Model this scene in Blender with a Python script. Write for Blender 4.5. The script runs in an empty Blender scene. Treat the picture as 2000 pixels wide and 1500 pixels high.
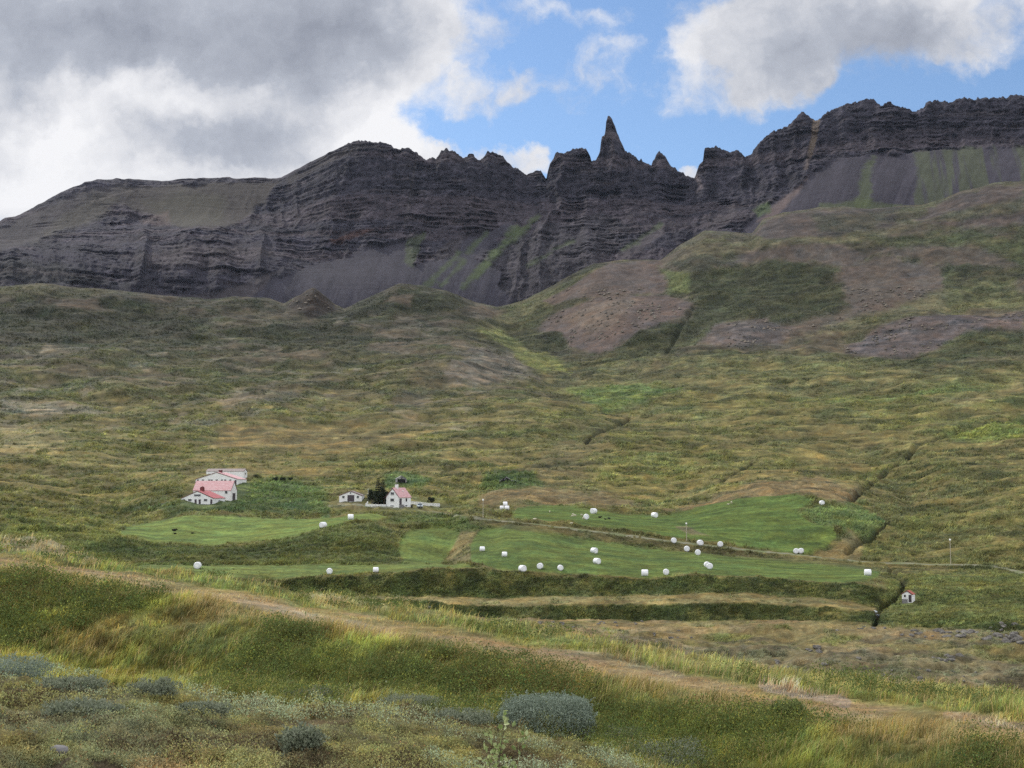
import bpy, bmesh, math, random
import numpy as np
from mathutils import Vector, Matrix

rng = np.random.default_rng(7)
random.seed(7)
scene = bpy.context.scene
COL = scene.collection

# ------------------------------------------------------------------ camera
F, CU, CV = 2400.0, 1000.0, 750.0            # the photo's 2000x1500 frame
PITCH = math.atan((960 - 750) / F)
SP, CP = math.sin(PITCH), math.cos(PITCH)
cam_d = bpy.data.cameras.new('camera')
cam = bpy.data.objects.new('camera', cam_d)
COL.objects.link(cam)
cam.rotation_euler = (math.pi / 2 + PITCH, 0, 0)
cam_d.sensor_width = 36
cam_d.lens = 36 * F / 2000
cam_d.clip_start = 0.1
cam_d.clip_end = 20000
scene.camera = cam

def ang(u, v):
    """photo pixel -> azimuth (from +Y to the right) and tangent of elevation"""
    u = np.asarray(u, float); v = np.asarray(v, float)
    a = (u - CU) / F; b = -(v - CV) / F
    y = CP - SP * b; z = SP + CP * b
    return np.arctan2(a, y), z / np.hypot(a, y)

def pix(th, te):
    x = np.sin(th); yy = np.cos(th)
    d = yy * CP + te * SP
    return CU + F * x / d, CV - F * (te * CP - yy * SP) / d

def lin(c):
    c = np.asarray(c, float) / 255.0
    return np.where(c <= 0.04045, c / 12.92, ((c + 0.055) / 1.055) ** 2.4)

# ------------------------------------------------------------------ noise
def _h(x, y, s):
    h = (x * 374761393 + y * 668265263 + s * 974711) & 0xffffffff
    h = ((h ^ (h >> 13)) * 1274126177) & 0xffffffff
    h = ((h ^ (h >> 15)) * 2246822519) & 0xffffffff
    return ((h ^ (h >> 16)) & 0xffffff) / float(0xffffff)

def vn(x, y, s=0):
    xi = np.floor(x); yi = np.floor(y)
    fx = x - xi; fy = y - yi
    xi = xi.astype(np.int64); yi = yi.astype(np.int64)
    fx = fx * fx * fx * (fx * (fx * 6 - 15) + 10)
    fy = fy * fy * fy * (fy * (fy * 6 - 15) + 10)
    a = _h(xi, yi, s); b = _h(xi + 1, yi, s); c = _h(xi, yi + 1, s); d = _h(xi + 1, yi + 1, s)
    return (a + (b - a) * fx) * (1 - fy) + (c + (d - c) * fx) * fy

def fbm(x, y, o=4, s=0, g=0.5):
    """about -1..1"""
    r = 0; a = 1; t = 0
    for i in range(o):
        r = r + a * (vn(x, y, s + 17 * i) * 2 - 1); t += a
        a *= g; x = x * 2.03 + 11.3; y = y * 2.03 - 7.7
    return r / t

def ridged(x, y, o=4, s=0):
    r = 0; a = 1; t = 0
    for i in range(o):
        r = r + a * (1 - np.abs(vn(x, y, s + 13 * i) * 2 - 1)); t += a
        a *= .5; x = x * 2.1 + 5.1; y = y * 2.1 + 3.3
    return r / t

def sstep(a, b, x):
    t = np.clip((x - a) / (b - a), 0, 1)
    return t * t * (3 - 2 * t)

# ------------------------------------------------------------------ lofted terrain
UC = np.concatenate([np.linspace(-900, -70, 40, endpoint=False), np.arange(-70, 2070, 1.9), np.linspace(2071, 2900, 40)])
TH = np.arctan2((UC - CU) / F, CP - SP * (-(960 - CV) / F))
NC = len(TH)

def smooth_cols(a, n):
    if n < 2: return a
    k = np.hanning(2 * n + 1); k /= k.sum()
    return np.convolve(np.pad(a, n, mode='edge'), k, mode='valid')

def line(pts, D, sm=14):
    """pts [(u,v)...]; D number or [(u,D)...] -> (te, D) per column"""
    pts = sorted(pts)
    u = np.array([p[0] for p in pts], float); v = np.array([p[1] for p in pts], float)
    th, te = ang(u, v)
    o = np.argsort(th)
    t = np.interp(TH, th[o], te[o])
    if np.isscalar(D): d = np.full(NC, float(D))
    else:
        D = sorted(D)
        d = np.interp(UC, [p[0] for p in D], [p[1] for p in D])
        d = smooth_cols(d, 18)
    return smooth_cols(t, sm), d

def loft(lines, counts, brow=None):
    te = np.array([l[0] for l in lines]); D = np.array([l[1] for l in lines])
    for k in range(1, len(D)):
        D[k] = np.maximum(D[k], D[k - 1] * 1.004 + 0.25)
    Z = te * D
    h = np.diff(D, axis=0); dl = np.diff(Z, axis=0) / h
    m = np.zeros_like(Z)
    m[0] = dl[0]; m[-1] = dl[-1]
    w1 = 2 * h[1:] + h[:-1]; w2 = h[1:] + 2 * h[:-1]
    same = dl[:-1] * dl[1:] > 0
    with np.errstate(divide='ignore', invalid='ignore'):
        mm = (w1 + w2) / (w1 / dl[:-1] + w2 / dl[1:])
    m[1:-1] = np.where(same, mm, 0)
    if brow: m[brow] = np.minimum(1.12 * te[brow], 2.2 * dl[brow - 1])       # the brow keeps rising along the sight line, then falls
    Ds, Zs, seg = [], [], []
    for k, n in enumerate(counts):
        ts = np.arange(n) / n
        if k == len(counts) - 1: ts = np.arange(n + 1) / n
        for t in ts:
            d = D[k] * (D[k + 1] / D[k]) ** t
            s = (d - D[k]) / h[k]
            z = (Z[k] * (1 + 2 * s) * (1 - s) ** 2 + h[k] * m[k] * s * (1 - s) ** 2 +
                 Z[k + 1] * s * s * (3 - 2 * s) + h[k] * m[k + 1] * s * s * (s - 1))
            Ds.append(d); Zs.append(z); seg.append(k + t)
    return np.array(Ds), np.array(Zs), np.array(seg)

def flat(z, D):
    return (np.full(NC, z / D), np.full(NC, float(D)))

G = []
G.append(flat(-1.75, 1.2))                                                                   # 0 at the photographer's feet
G.append(line([(-900, 1520), (850, 1522), (1150, 1545), (1300, 1600), (1500, 1740), (2000, 1900), (2900, 2000)], 8.6))                                                 # 1 lower frame edge
G.append(line([(-900, 1270), (0, 1288), (250, 1318), (500, 1338), (750, 1350), (1000, 1385), (1250, 1462), (1400, 1530), (1500, 1570), (1750, 1640), (2000, 1700), (2900, 1800)],
              [(-900, 31), (0, 29), (500, 25.5), (1000, 22), (1500, 16.6), (2000, 13.4), (2900, 11.5)]))      # 2 foot of the bank
G.append(line([(-900, 1060), (0, 1108), (250, 1143), (500, 1195), (750, 1240), (1000, 1287), (1250, 1337), (1500, 1385), (1750, 1425), (2000, 1455), (2900, 1560)],
              [(-900, 38), (0, 36), (500, 30), (1000, 24.8), (1500, 20.4), (2000, 17.2), (2900, 14.5)]))   # 3 near track edge
G.append(line([(-900, 1040), (0, 1085), (250, 1118), (500, 1165), (750, 1208), (1000, 1252), (1250, 1300), (1500, 1342), (1750, 1378), (2000, 1404), (2900, 1500)],
              [(-900, 46), (0, 43), (500, 35), (1000, 28), (1500, 22.8), (2000, 19.2), (2900, 16)]))       # 4 far track edge
G.append(line([(-900, 990), (0, 1047), (100, 1062), (200, 1094), (250, 1107), (500, 1146), (750, 1188), (1000, 1232), (1250, 1280), (1500, 1322), (1750, 1357), (2000, 1384), (2900, 1480)],
              [(-900, 58), (0, 54), (150, 48), (250, 43), (500, 39), (1000, 31), (1500, 25), (2000, 21), (2900, 17)]))   # 5 verge
G.append(flat(-25.0, 132))                                                                   # 6 hidden foot of the slope
G.append(line([(-900, 1195), (500, 1192), (750, 1195), (1000, 1207), (1250, 1211), (1500, 1210), (1700, 1214), (1800, 1222), (2000, 1234), (2900, 1240)],
              [(-900, 262), (500, 258), (1000, 243), (1500, 240), (2000, 219), (2900, 215)]))              # 7 foot of lower scarp
G.append(line([(-900, 1170), (500, 1170), (700, 1172), (1000, 1183), (1250, 1176), (1500, 1176), (1640, 1186), (1720, 1196), (2000, 1210), (2900, 1215)],
              [(-900, 267), (500, 263), (1000, 249), (1500, 246), (2000, 232), (2900, 230)]))              # 8 top of lower scarp
G.append(line([(-900, 1162), (500, 1162), (750, 1166), (1000, 1166), (1250, 1160), (1500, 1162), (1650, 1170), (1720, 1184), (2000, 1185), (2900, 1190)],
              [(-900, 274), (500, 271), (1000, 262), (1500, 257), (2000, 243), (2900, 240)]))              # 9 foot of upper scarp
G.append(line([(-900, 1108), (250, 1110), (400, 1125), (550, 1130), (700, 1126), (850, 1113), (950, 1113), (1100, 1121), (1280, 1130), (1340, 1122), (1500, 1132), (1620, 1139), (1690, 1136), (1735, 1146), (1800, 1150), (2000, 1150), (2900, 1150)],
              [(-900, 283), (500, 280), (1000, 273), (1500, 268), (1700, 266), (2000, 268), (2900, 268)]))   # 10 top of upper scarp
G.append(line([(-900, 1100), (250, 1103), (500, 1102), (780, 1098), (880, 1096), (930, 1046), (985, 1028), (1040, 1031), (1120, 1050), (1250, 1067), (1400, 1082), (1550, 1093), (1700, 1102), (1800, 1110), (2000, 1122), (2900, 1130)],
              [(-900, 302), (800, 302), (900, 318), (960, 356), (1100, 352), (1500, 348), (2000, 330), (2900, 330)], 8))  # 11 back of lower fields
G.append(line([(-900, 1050), (0, 1040), (230, 1046), (300, 1059), (400, 1064), (480, 1060), (560, 1048), (650, 1030), (720, 1022), (780, 1034), (880, 1030), (940, 1016), (1000, 1018), (1100, 1029), (1250, 1047), (1400, 1066), (1550, 1080), (1700, 1095), (1850, 1101), (2000, 1114), (2900, 1120)],
              [(-900, 335), (600, 338), (800, 352), (950, 364), (1500, 358), (2000, 338), (2900, 338)], 6))  # 12 field terrace / farm road
G.append(line([(-900, 985), (0, 1000), (230, 1018), (300, 1004), (360, 986), (450, 990), (600, 1004), (700, 992), (800, 994), (880, 1000), (1000, 988), (1150, 992), (1250, 1001), (1330, 1001), (1420, 975), (1500, 965), (1570, 968), (1650, 984), (1720, 1010), (1780, 1025), (2000, 1005), (2900, 980)],
              [(-900, 450), (300, 440), (600, 436), (780, 440), (1000, 440), (1500, 462), (1720, 430), (2000, 420), (2900, 420)], 8))  # 13 farmstead
G.append(line([(-900, 895), (0, 902), (400, 905), (700, 910), (1000, 905), (1300, 905), (1500, 902), (1700, 920), (2000, 885), (2900, 870)], 650))    # 14
G.append(line([(-900, 790), (0, 800), (500, 800), (1000, 800), (1250, 812), (1500, 800), (2000, 775), (2900, 760)], 900))    # 15
G.append(line([(-900, 680), (0, 690), (500, 695), (900, 690), (1000, 712), (1080, 726), (1200, 716), (1350, 694), (1700, 682), (2000, 668), (2900, 650)], 1170))  # 16
G.append(line([(-900, 620), (0, 626), (300, 630), (500, 632), (750, 632), (900, 632), (950, 640), (1000, 660), (1100, 640), (1200, 610), (1400, 585), (1700, 560), (2000, 540), (2900, 500)], 1390))  # 17
G.append(line([(-900, 545), (0, 559), (60, 554), (150, 560), (230, 568), (330, 577), (400, 583), (450, 578), (520, 583), (555, 592), (575, 580), (590, 574), (600, 566), (612, 561), (622, 568), (640, 584), (655, 597), (672, 603), (700, 590), (740, 573), (780, 556), (820, 558), (870, 566), (920, 587), (970, 601),
               (1010, 590), (1060, 570), (1110, 540), (1160, 516), (1200, 508), (1290, 506), (1330, 476), (1375, 452), (1420, 452), (1470, 456), (1490, 428), (1530, 416), (1600, 406), (1650, 404), (1700, 409), (1760, 403), (1800, 399), (1840, 388), (1880, 372), (1910, 366), (1940, 358), (2000, 354), (2900, 330)],
              [(-900, 1520), (500, 1520), (900, 1540), (1000, 1560), (1300, 1620), (1600, 1700), (2900, 1720)], 3))  # 18 crest
cr = G[-1]
G.append((cr[0] - 0.035, np.full(NC, 1800.0)))                                                # 19 hidden hollow
G.append(flat(120.0, 2200)); G.append(flat(60.0, 5200)); G.append(flat(0.0, 9000))
counts = [6, 120, 84, 22, 22, 16, 80, 18, 10, 24, 40, 34, 50, 62, 62, 62, 60, 110, 6, 4, 4, 3]
counts = [10] + counts[1:] if len(counts) == len(G) - 1 else counts
counts = [10, 130, 90, 26, 26, 14, 90, 20, 12, 26, 42, 34, 52, 64, 64, 66, 62, 112, 6, 3, 3, 3]
assert len(counts) == len(G) - 1, (len(counts), len(G))
GD, GZ, GS = loft(G, counts, 18)
NR = len(GD)
GTH = np.broadcast_to(TH, GD.shape)
GX = GD * np.sin(GTH); GY = GD * np.cos(GTH)
GU, GV = pix(GTH, GZ / GD)
SEG = np.broadcast_to(GS[:, None], GD.shape)

# ------------------------------------------------------------------ land cover
def poly_sd(px, py, pts):
    """signed distance (inside > 0)"""
    d = np.full(px.shape, 1e9); ins = np.zeros(px.shape, bool)
    n = len(pts)
    for i in range(n):
        x0, y0 = pts[i]; x1, y1 = pts[(i + 1) % n]
        ex, ey = x1 - x0, y1 - y0
        t = np.clip(((px - x0) * ex + (py - y0) * ey) / (ex * ex + ey * ey + 1e-9), 0, 1)
        d = np.minimum(d, (px - x0 - t * ex) ** 2 + (py - y0 - t * ey) ** 2)
        c = ((y0 > py) != (y1 > py))
        if ey != 0: ins ^= c & (px < ex * (py - y0) / ey + x0)
    d = np.sqrt(d)
    return np.where(ins, d, -d)

def line_d(px, py, pts):
    d = np.full(px.shape, 1e9)
    for i in range(len(pts) - 1):
        x0, y0 = pts[i]; x1, y1 = pts[i + 1]
        ex, ey = x1 - x0, y1 - y0
        t = np.clip(((px - x0) * ex + (py - y0) * ey) / (ex * ex + ey * ey + 1e-9), 0, 1)
        d = np.minimum(d, (px - x0 - t * ex) ** 2 + (py - y0 - t * ey) ** 2)
    return np.sqrt(d)

def weight(U, V, S, pts, feather, wob, s0=-1, s1=99, closed=True, width=0, yscale=1.0):
    """0..1 cover weight of a patch outlined in the photo, on the terrain it covers"""
    P = [(p[0], p[1] * yscale) for p in pts]
    xs = [p[0] for p in P]; ys = [p[1] for p in P]
    m = feather + wob + width + 2
    sel = (U > min(xs) - m) & (U < max(xs) + m) & (V * yscale > min(ys) - m) & (V * yscale < max(ys) + m) & (S >= s0) & (S < s1)
    w = np.zeros(U.shape)
    if not sel.any(): return w
    u = U[sel]; v = V[sel] * yscale
    n = wob * (fbm(u / 38, v / 15, 4, 5) * .75 + fbm(u / 9, v / 4, 2, 9) * .35) if wob else 0
    sd = poly_sd(u, v, P) if closed else width - line_d(u, v, P)
    w[sel] = sstep(-feather, feather, sd + n)
    return w
GA = 0.66                                     # observed sunlit value -> base colour
def A(*c):
    a = lin(c) * GA; l = a @ np.array([.3, .55, .15])
    return (a * .80 + l * .20) * np.array([1.06, 1.0, .80])

def zone(keys):
    s = [k[0] for k in keys]
    c = np.array([A(*k[1]) for k in keys])
    return np.stack([np.interp(SEG, s, c[:, i]) for i in range(3)], -1)

GC = zone([(0, (112, 106, 76)), (1.0, (116, 112, 80)), (1.75, (122, 122, 82)), (1.95, (128, 134, 66)), (2.1, (112, 120, 56)), (2.3, (102, 112, 56)), (2.75, (108, 113, 60)), (2.97, (140, 134, 80)), (3.3, (158, 138, 104)), (3.8, (156, 134, 100)),
           (4.0, (128, 130, 72)), (4.35, (116, 130, 62)), (5.0, (132, 134, 78)), (6, (118, 120, 78)), (6.5, (116, 118, 78)), (6.95, (136, 124, 86)), (7.05, (80, 90, 48)), (7.8, (74, 84, 44)), (8.0, (136, 126, 84)), (8.9, (132, 122, 80)), (9.08, (84, 94, 50)), (9.8, (84, 92, 48)),
           (10.0, (118, 112, 72)), (11, (100, 104, 64)), (12, (102, 102, 62)), (13, (106, 108, 66)), (13.5, (110, 110, 66)), (14.2, (112, 110, 68)), (15, (104, 104, 68)), (15.6, (94, 96, 66)), (16.2, (84, 86, 64)), (17, (74, 78, 60)), (17.6, (84, 82, 70)), (18, (98, 95, 80)), (20, (90, 84, 72))])
ROUGH = np.interp(SEG, [0, 1, 1.9, 2, 3, 3.2, 3.8, 4.1, 5, 6, 7, 8, 9, 10, 11, 12, 13, 14, 15, 16, 18, 20],
                  [1.4, 1.9, 1.2, .9, .6, .35, .35, .8, .9, .8, 1, 1, .8, 1.1, 1, .9, .8, .85, 1, 1.1, 1.2, .5])
def lay(w, col, rough=None):
    global GC, ROUGH
    GC = GC * (1 - w[..., None]) + np.asarray(col) * w[..., None]
    if rough is not None: ROUGH = ROUGH * (1 - w) + rough * w
def patch(pts, c, op=1.0, f=6, wob=10, s0=10, s1=18.5, rough=None, closed=True, width=0):
    w = weight(GU, GV, SEG, pts, f, wob, s0, s1, closed, width) * op
    lay(w, A(*c), rough)
    return w

# mottling of grass, heath and straw (a patchy meadow)
def mott(scale, s, lo, hi): return sstep(lo, hi, fbm(GX / scale, GY / scale, 4, s))
far = SEG > 10
lay(np.where(far, mott(26, 3, -.05, .35), 0) * .4, A(96, 110, 58))
lay(np.where(SEG > 13.2, mott(34, 4, .05, .45), 0) * np.interp(SEG, [13, 14, 15.5, 16], [.45, .4, .25, .0]), A(128, 112, 74))
lay(np.where(SEG > 13.5, mott(15, 5, .05, .35), 0) * .34, A(80, 86, 52))
lay(np.where(SEG > 15.3, mott(46, 6, -.05, .3), 0) * np.interp(SEG, [15.3, 16, 17, 18.5], [.2, .55, .7, .7]) * sstep(2100, 900, GU), A(58, 66, 44))
lay(np.where(SEG > 15.2, mott(60, 16, .08, .34), 0) * np.interp(SEG, [15.2, 16, 17, 18.5], [.3, .6, .65, .65]), A(104, 92, 84))
lay(np.where(SEG > 14.6, mott(18, 26, .22, .42), 0) * sstep(1050, 900, GU) * .5, A(124, 118, 112))
fl = (SEG > 5.5) & (SEG < 7.05)
lay(np.where(fl, mott(9, 7, .0, .35), 0) * .8, A(122, 124, 70))
lay(np.where(fl, mott(13, 8, .1, .4), 0) * .65, A(152, 128, 98))
lay(np.where(fl & (GV > 1245), mott(5, 12, -.1, .3), 0) * .75, A(104, 98, 84))
scp = ((SEG > 7) & (SEG < 8)) | ((SEG > 9) & (SEG < 10))
lay(np.where(scp, mott(5, 51, -.05, .3), 0) * .65, A(112, 112, 64))
lay(np.where(scp, mott(3, 52, .1, .35), 0) * .7, A(52, 60, 36))
bk = (SEG >= 2) & (SEG < 3)
lay(np.where(bk, mott(1.6, 21, .0, .35), 0) * .6, A(86, 98, 46))
lay(np.where(bk, mott(2.6, 22, .12, .45), 0) * .45, A(138, 122, 78))
lay(np.where(bk, mott(3.2, 23, .1, .4), 0) * .7, A(134, 146, 56))
ht = SEG < 1.9
lay(np.where(ht, mott(1.1, 31, .0, .3), 0) * .75, A(142, 140, 86))
lay(np.where(ht, mott(.8, 32, .1, .35), 0) * .8, A(98, 86, 70))
lay(np.where(ht, mott(1.3, 33, .1, .4), 0) * .6, A(128, 134, 110))
tr = (SEG >= 3) & (SEG < 4.1)
lay(np.where(tr, mott(1.2, 41, .05, .3), 0) * .7, A(134, 128, 74))
patch([(470, 1178), (560, 1192), (640, 1210), (760, 1235)], (150, 138, 126), .6, 3, 5, 2.9, 4.2, closed=False, width=7)
patch([(1060, 1270), (1200, 1290), (1330, 1315)], (152, 138, 124), .6, 3, 5, 2.9, 4.2, closed=False, width=9)
patch([(1490, 1338), (1560, 1352), (1650, 1372)], (158, 142, 134), .9, 3, 5, 2.9, 4.2, closed=False, width=11)
patch([(1850, 1396), (1930, 1410), (2000, 1422)], (152, 138, 124), .7, 3, 5, 2.9, 4.2, closed=False, width=8)
patch([(0, 1045), (120, 1062), (225, 1100), (140, 1090), (0, 1070)], (150, 140, 122), .7, 5, 6, 4.2, 5.6)
patch([(560, 1150), (640, 1165), (760, 1180), (620, 1178)], (176, 170, 150), .5, 4, 5, 4.2, 5.6)
patch([(0, 1262), (120, 1290), (300, 1322), (0, 1330)], (150, 150, 62), .6, 12, 10, 1.6, 2.3)
patch([(250, 1495), (330, 1480), (440, 1490), (430, 1510), (260, 1512)], (140, 110, 84), .55, 6, 8, .8, 1.9)
patch([(1230, 1400), (1330, 1400), (1420, 1440), (1400, 1500), (1250, 1490)], (140, 150, 52), .7, 14, 14, 1.4, 3)

# meadow zones
patch([(1735, 1130), (2100, 1118), (2100, 1215), (1800, 1222), (1715, 1205)], (104, 112, 64), .9, 6, 6, 6.9, 12.2)
patch([(1690, 1100), (1800, 1060), (1900, 900), (2100, 850), (2100, 1110), (1800, 1105)], (114, 112, 70), .6, 14, 20)
patch([(1640, 1000), (1740, 940), (1800, 900), (2000, 870), (2000, 940), (1800, 1000), (1740, 1030)], (104, 104, 70), .6, 14, 20)
patch([(0, 1000), (230, 1010), (240, 1060), (150, 1085), (0, 1040)], (110, 116, 62), .8, 12, 14)
patch([(430, 1066), (560, 1050), (650, 1034), (740, 1026), (780, 1060), (780, 1098), (400, 1100), (250, 1095), (150, 1070), (240, 1052), (320, 1066)], (82, 92, 52), .9, 5, 6, 10, 13)
patch([(820, 1000), (900, 1010), (960, 1024), (930, 1050), (890, 1040), (800, 1030), (740, 1020), (770, 1004)], (88, 104, 60), .85, 6, 8)
patch([(1480, 940), (1600, 930), (1680, 960), (1650, 985), (1560, 966), (1440, 970), (1340, 1000), (1300, 1002), (1400, 960)], (126, 110, 84), .8, 6, 10)
patch([(1040, 950), (1180, 960), (1250, 990), (1150, 990), (1000, 984), (930, 990), (960, 960)], (124, 108, 82), .75, 8, 14)
patch([(1060, 880), (1180, 850), (1220, 880), (1160, 930), (1080, 950), (1000, 930)], (122, 108, 80), .5, 14, 16)
patch([(450, 935), (560, 930), (640, 960), (640, 1000), (520, 1000), (400, 992), (350, 985), (440, 970)], (84, 106, 62), .9, 10, 12)
patch([(360, 986), (470, 978), (600, 984), (640, 1000), (500, 1000), (300, 1003), (200, 998)], (72, 92, 62), .85, 6, 8)
patch([(950, 925), (1040, 925), (1060, 945), (1000, 958), (940, 950)], (82, 104, 60), .9, 6, 8)
patch([(740, 925), (800, 922), (840, 940), (820, 960), (760, 955)], (72, 98, 62), .8, 6, 8)
patch([(660, 984), (700, 981), (715, 990), (670, 992)], (128, 122, 112), .8, 3, 3)
patch([(430, 825), (700, 832), (840, 826), (800, 868), (620, 880), (420, 868)], (132, 112, 74), .45, 14, 16)
patch([(0, 900), (400, 880), (640, 890), (640, 930), (300, 940), (0, 950)], (124, 116, 70), .5, 16, 20)
patch([(0, 830), (60, 828), (150, 860), (100, 890), (0, 890)], (146, 138, 104), .6, 10, 14)
patch([(0, 780), (120, 788), (200, 805), (100, 812), (0, 806)], (132, 128, 124), .7, 6, 8)
patch([(90, 672), (170, 676), (175, 690), (80, 692)], (142, 136, 124), .7, 4, 6)
patch([(420, 785), (480, 762), (600, 760), (560, 785), (440, 802)], (118, 110, 106), .6, 8, 12)
patch([(870, 735), (920, 690), (1000, 690), (1050, 740), (960, 750), (880, 752)], (122, 116, 116), .75, 10, 16)
patch([(790, 760), (850, 762), (830, 800), (760, 790)], (116, 108, 104), .5, 10, 14)
patch([(0, 600), (260, 600), (420, 620), (380, 665), (250, 672), (0, 680)], (58, 66, 46), .7, 12, 16)
patch([(480, 640), (740, 645), (720, 665), (500, 668)], (58, 68, 44), .7, 8, 10)
patch([(430, 610), (600, 604), (640, 640), (450, 640)], (96, 86, 76), .6, 10, 12)
patch([(110, 590), (170, 588), (230, 612), (110, 614)], (106, 92, 82), .7, 6, 8)
patch([(0, 556), (200, 562), (240, 575), (100, 585), (0, 576)], (104, 104, 66), .6, 6, 8)
patch([(660, 612), (720, 580), (790, 562), (880, 572), (930, 596), (840, 612), (740, 616)], (62, 70, 44), .85, 6, 8)
patch([(750, 592), (770, 572), (810, 572), (800, 598)], (104, 88, 76), .8, 5, 6)
patch([(556, 602), (575, 582), (600, 567), (612, 562), (640, 584), (662, 606), (610, 614)], (74, 66, 66), .95, 4, 5)
patch([(880, 640), (960, 620), (1010, 590), (1060, 570), (1110, 545), (1180, 520), (1240, 560), (1100, 640), (1000, 680)], (104, 106, 60), .7, 8, 10)
patch([(930, 640), (985, 642), (1030, 682), (1100, 712), (1120, 728), (1050, 726), (1000, 690)], (124, 134, 58), .95, 6, 8)
patch([(1130, 548), (1190, 513), (1290, 508), (1316, 545), (1290, 572), (1180, 584), (1090, 602), (1060, 590)], (108, 93, 96), .95, 4, 6, rough=.4)
patch([(1040, 642), (1090, 600), (1160, 582), (1300, 577), (1354, 592), (1330, 622), (1260, 652), (1190, 690), (1120, 682), (1095, 652)], (110, 94, 98), .95, 4, 6, rough=.4)
patch([(1100, 625), (1200, 586), (1260, 590), (1200, 640), (1150, 660)], (142, 122, 106), .45, 12, 14, rough=.5)
patch([(980, 640), (1060, 604), (1130, 586), (1180, 584), (1080, 618), (1040, 650), (1100, 690), (1040, 690)], (74, 80, 48), .85, 5, 8)
patch([(1060, 655), (1090, 652), (1115, 682), (1080, 690)], (62, 70, 46), .9, 5, 6)
patch([(1280, 522), (1340, 545), (1400, 522), (1500, 510), (1610, 520), (1645, 570), (1640, 612), (1500, 642), (1380, 642), (1300, 694), (1150, 702), (1240, 662), (1345, 622), (1362, 584)], (66, 74, 46), .9, 8, 14)
patch([(1285, 520), (1345, 535), (1350, 575), (1310, 570)], (104, 120, 56), .8, 8, 10)
patch([(1400, 520), (1480, 490), (1640, 478), (1700, 500), (1660, 525), (1600, 512), (1500, 508)], (103, 91, 94), .85, 6, 10, rough=.5)
patch([(1640, 522), (1740, 500), (1840, 520), (1850, 600), (1760, 622), (1660, 612)], (105, 93, 96), .85, 8, 14, rough=.5)
patch([(1690, 490), (1830, 484), (1960, 492), (2000, 520), (1860, 520), (1780, 505)], (100, 88, 84), .85, 6, 8, rough=.6)
patch([(1330, 480), (1500, 470), (1700, 448), (1800, 440), (1720, 470), (1500, 488), (1360, 500)], (110, 106, 76), .6, 6, 8)
patch([(1700, 470), (1900, 452), (2000, 470), (2000, 520), (1900, 480), (1760, 484)], (82, 96, 54), .75, 8, 12)
patch([(1470, 458), (1500, 428), (1600, 410), (1760, 404), (1740, 440), (1620, 462), (1500, 470)], (94, 83, 90), .9, 5, 8, rough=.6)
patch([(1580, 420), (1700, 414), (1780, 404), (1700, 450), (1600, 456)], (76, 80, 62), .7, 8, 12)
patch([(1780, 432), (1860, 384), (1940, 362), (2000, 358), (2000, 440), (1860, 440)], (92, 81, 88), .9, 5, 8, rough=.9)
patch([(1800, 430), (1900, 400), (2000, 385), (2000, 410), (1880, 430)], (88, 94, 60), .6, 6, 10)
patch([(1360, 668), (1400, 632), (1500, 622), (1560, 640), (1520, 668), (1420, 676)], (106, 95, 103), .85, 6, 10, rough=.6)
patch([(1530, 655), (1600, 618), (1660, 612), (1700, 640), (1600, 660)], (108, 96, 92), .8, 6, 10, rough=.6)
patch([(1650, 680), (1720, 642), (1830, 622), (2000, 618), (2000, 650), (1880, 662), (1820, 690), (1740, 700)], (104, 93, 104), .9, 6, 10, rough=.6)
patch([(1740, 704), (1830, 686), (1900, 655), (2000, 650), (2000, 690), (1880, 706), (1760, 716)], (72, 80, 52), .85, 6, 10)
patch([(1850, 560), (1980, 540), (2000, 600), (1900, 606), (1700, 640), (1560, 660), (1700, 612)], (112, 116, 64), .6, 10, 14)
patch([(1180, 712), (1400, 700), (1560, 690), (1740, 720), (2000, 706), (2000, 800), (1500, 830), (1250, 800), (1110, 770)], (112, 114, 66), .6, 20, 24)
patch([(1105, 760), (1200, 748), (1340, 750), (1320, 775), (1230, 800), (1180, 810), (1150, 790)], (96, 122, 60), .8, 8, 12)
patch([(1540, 775), (1740, 770), (1900, 752), (2000, 750), (1940, 776), (1660, 800)], (98, 118, 60), .5, 8, 12)
patch([(1840, 840), (2000, 820), (2000, 850), (1860, 860)], (104, 120, 60), .8, 6, 8)
patch([(1800, 780), (1900, 770), (2000, 740), (2000, 760), (1880, 800)], (134, 120, 86), .5, 6, 8)
patch([(1130, 900), (1230, 870), (1400, 880), (1480, 920), (1300, 940), (1180, 945)], (112, 116, 64), .6, 14, 20)

# mown hayfields
FM = np.zeros(GD.shape)
def field(pts, c, **k):
    global FM
    w = patch(pts, c, 1.0, 2.5, 3.5, 10, 13.6, rough=.22, **k)
    FM = np.maximum(FM, w)
field([(228, 1046), (250, 1030), (300, 1015), (370, 1008), (450, 1008), (560, 1012), (640, 1010), (690, 1003), (740, 1003), (762, 1009), (700, 1020), (640, 1031), (560, 1049), (480, 1061), (400, 1065), (300, 1060)], (112, 136, 56))
field([(200, 1108), (300, 1105), (500, 1103), (700, 1103), (800, 1100), (905, 1103), (940, 1110), (850, 1112), (700, 1123), (550, 1129), (400, 1127), (280, 1116)], (106, 126, 58))
field([(783, 1050), (800, 1036), (860, 1032), (900, 1040), (890, 1065), (870, 1090), (860, 1100), (790, 1099), (778, 1075)], (102, 124, 54))
field([(920, 1098), (918, 1060), (940, 1035), (985, 1027), (1040, 1031), (1120, 1051), (1250, 1068), (1400, 1083), (1550, 1093), (1680, 1101), (1722, 1115), (1715, 1128), (1650, 1138), (1550, 1135), (1450, 1127), (1330, 1119), (1260, 1129), (1100, 1120), (980, 1115)], (94, 118, 50))
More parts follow.
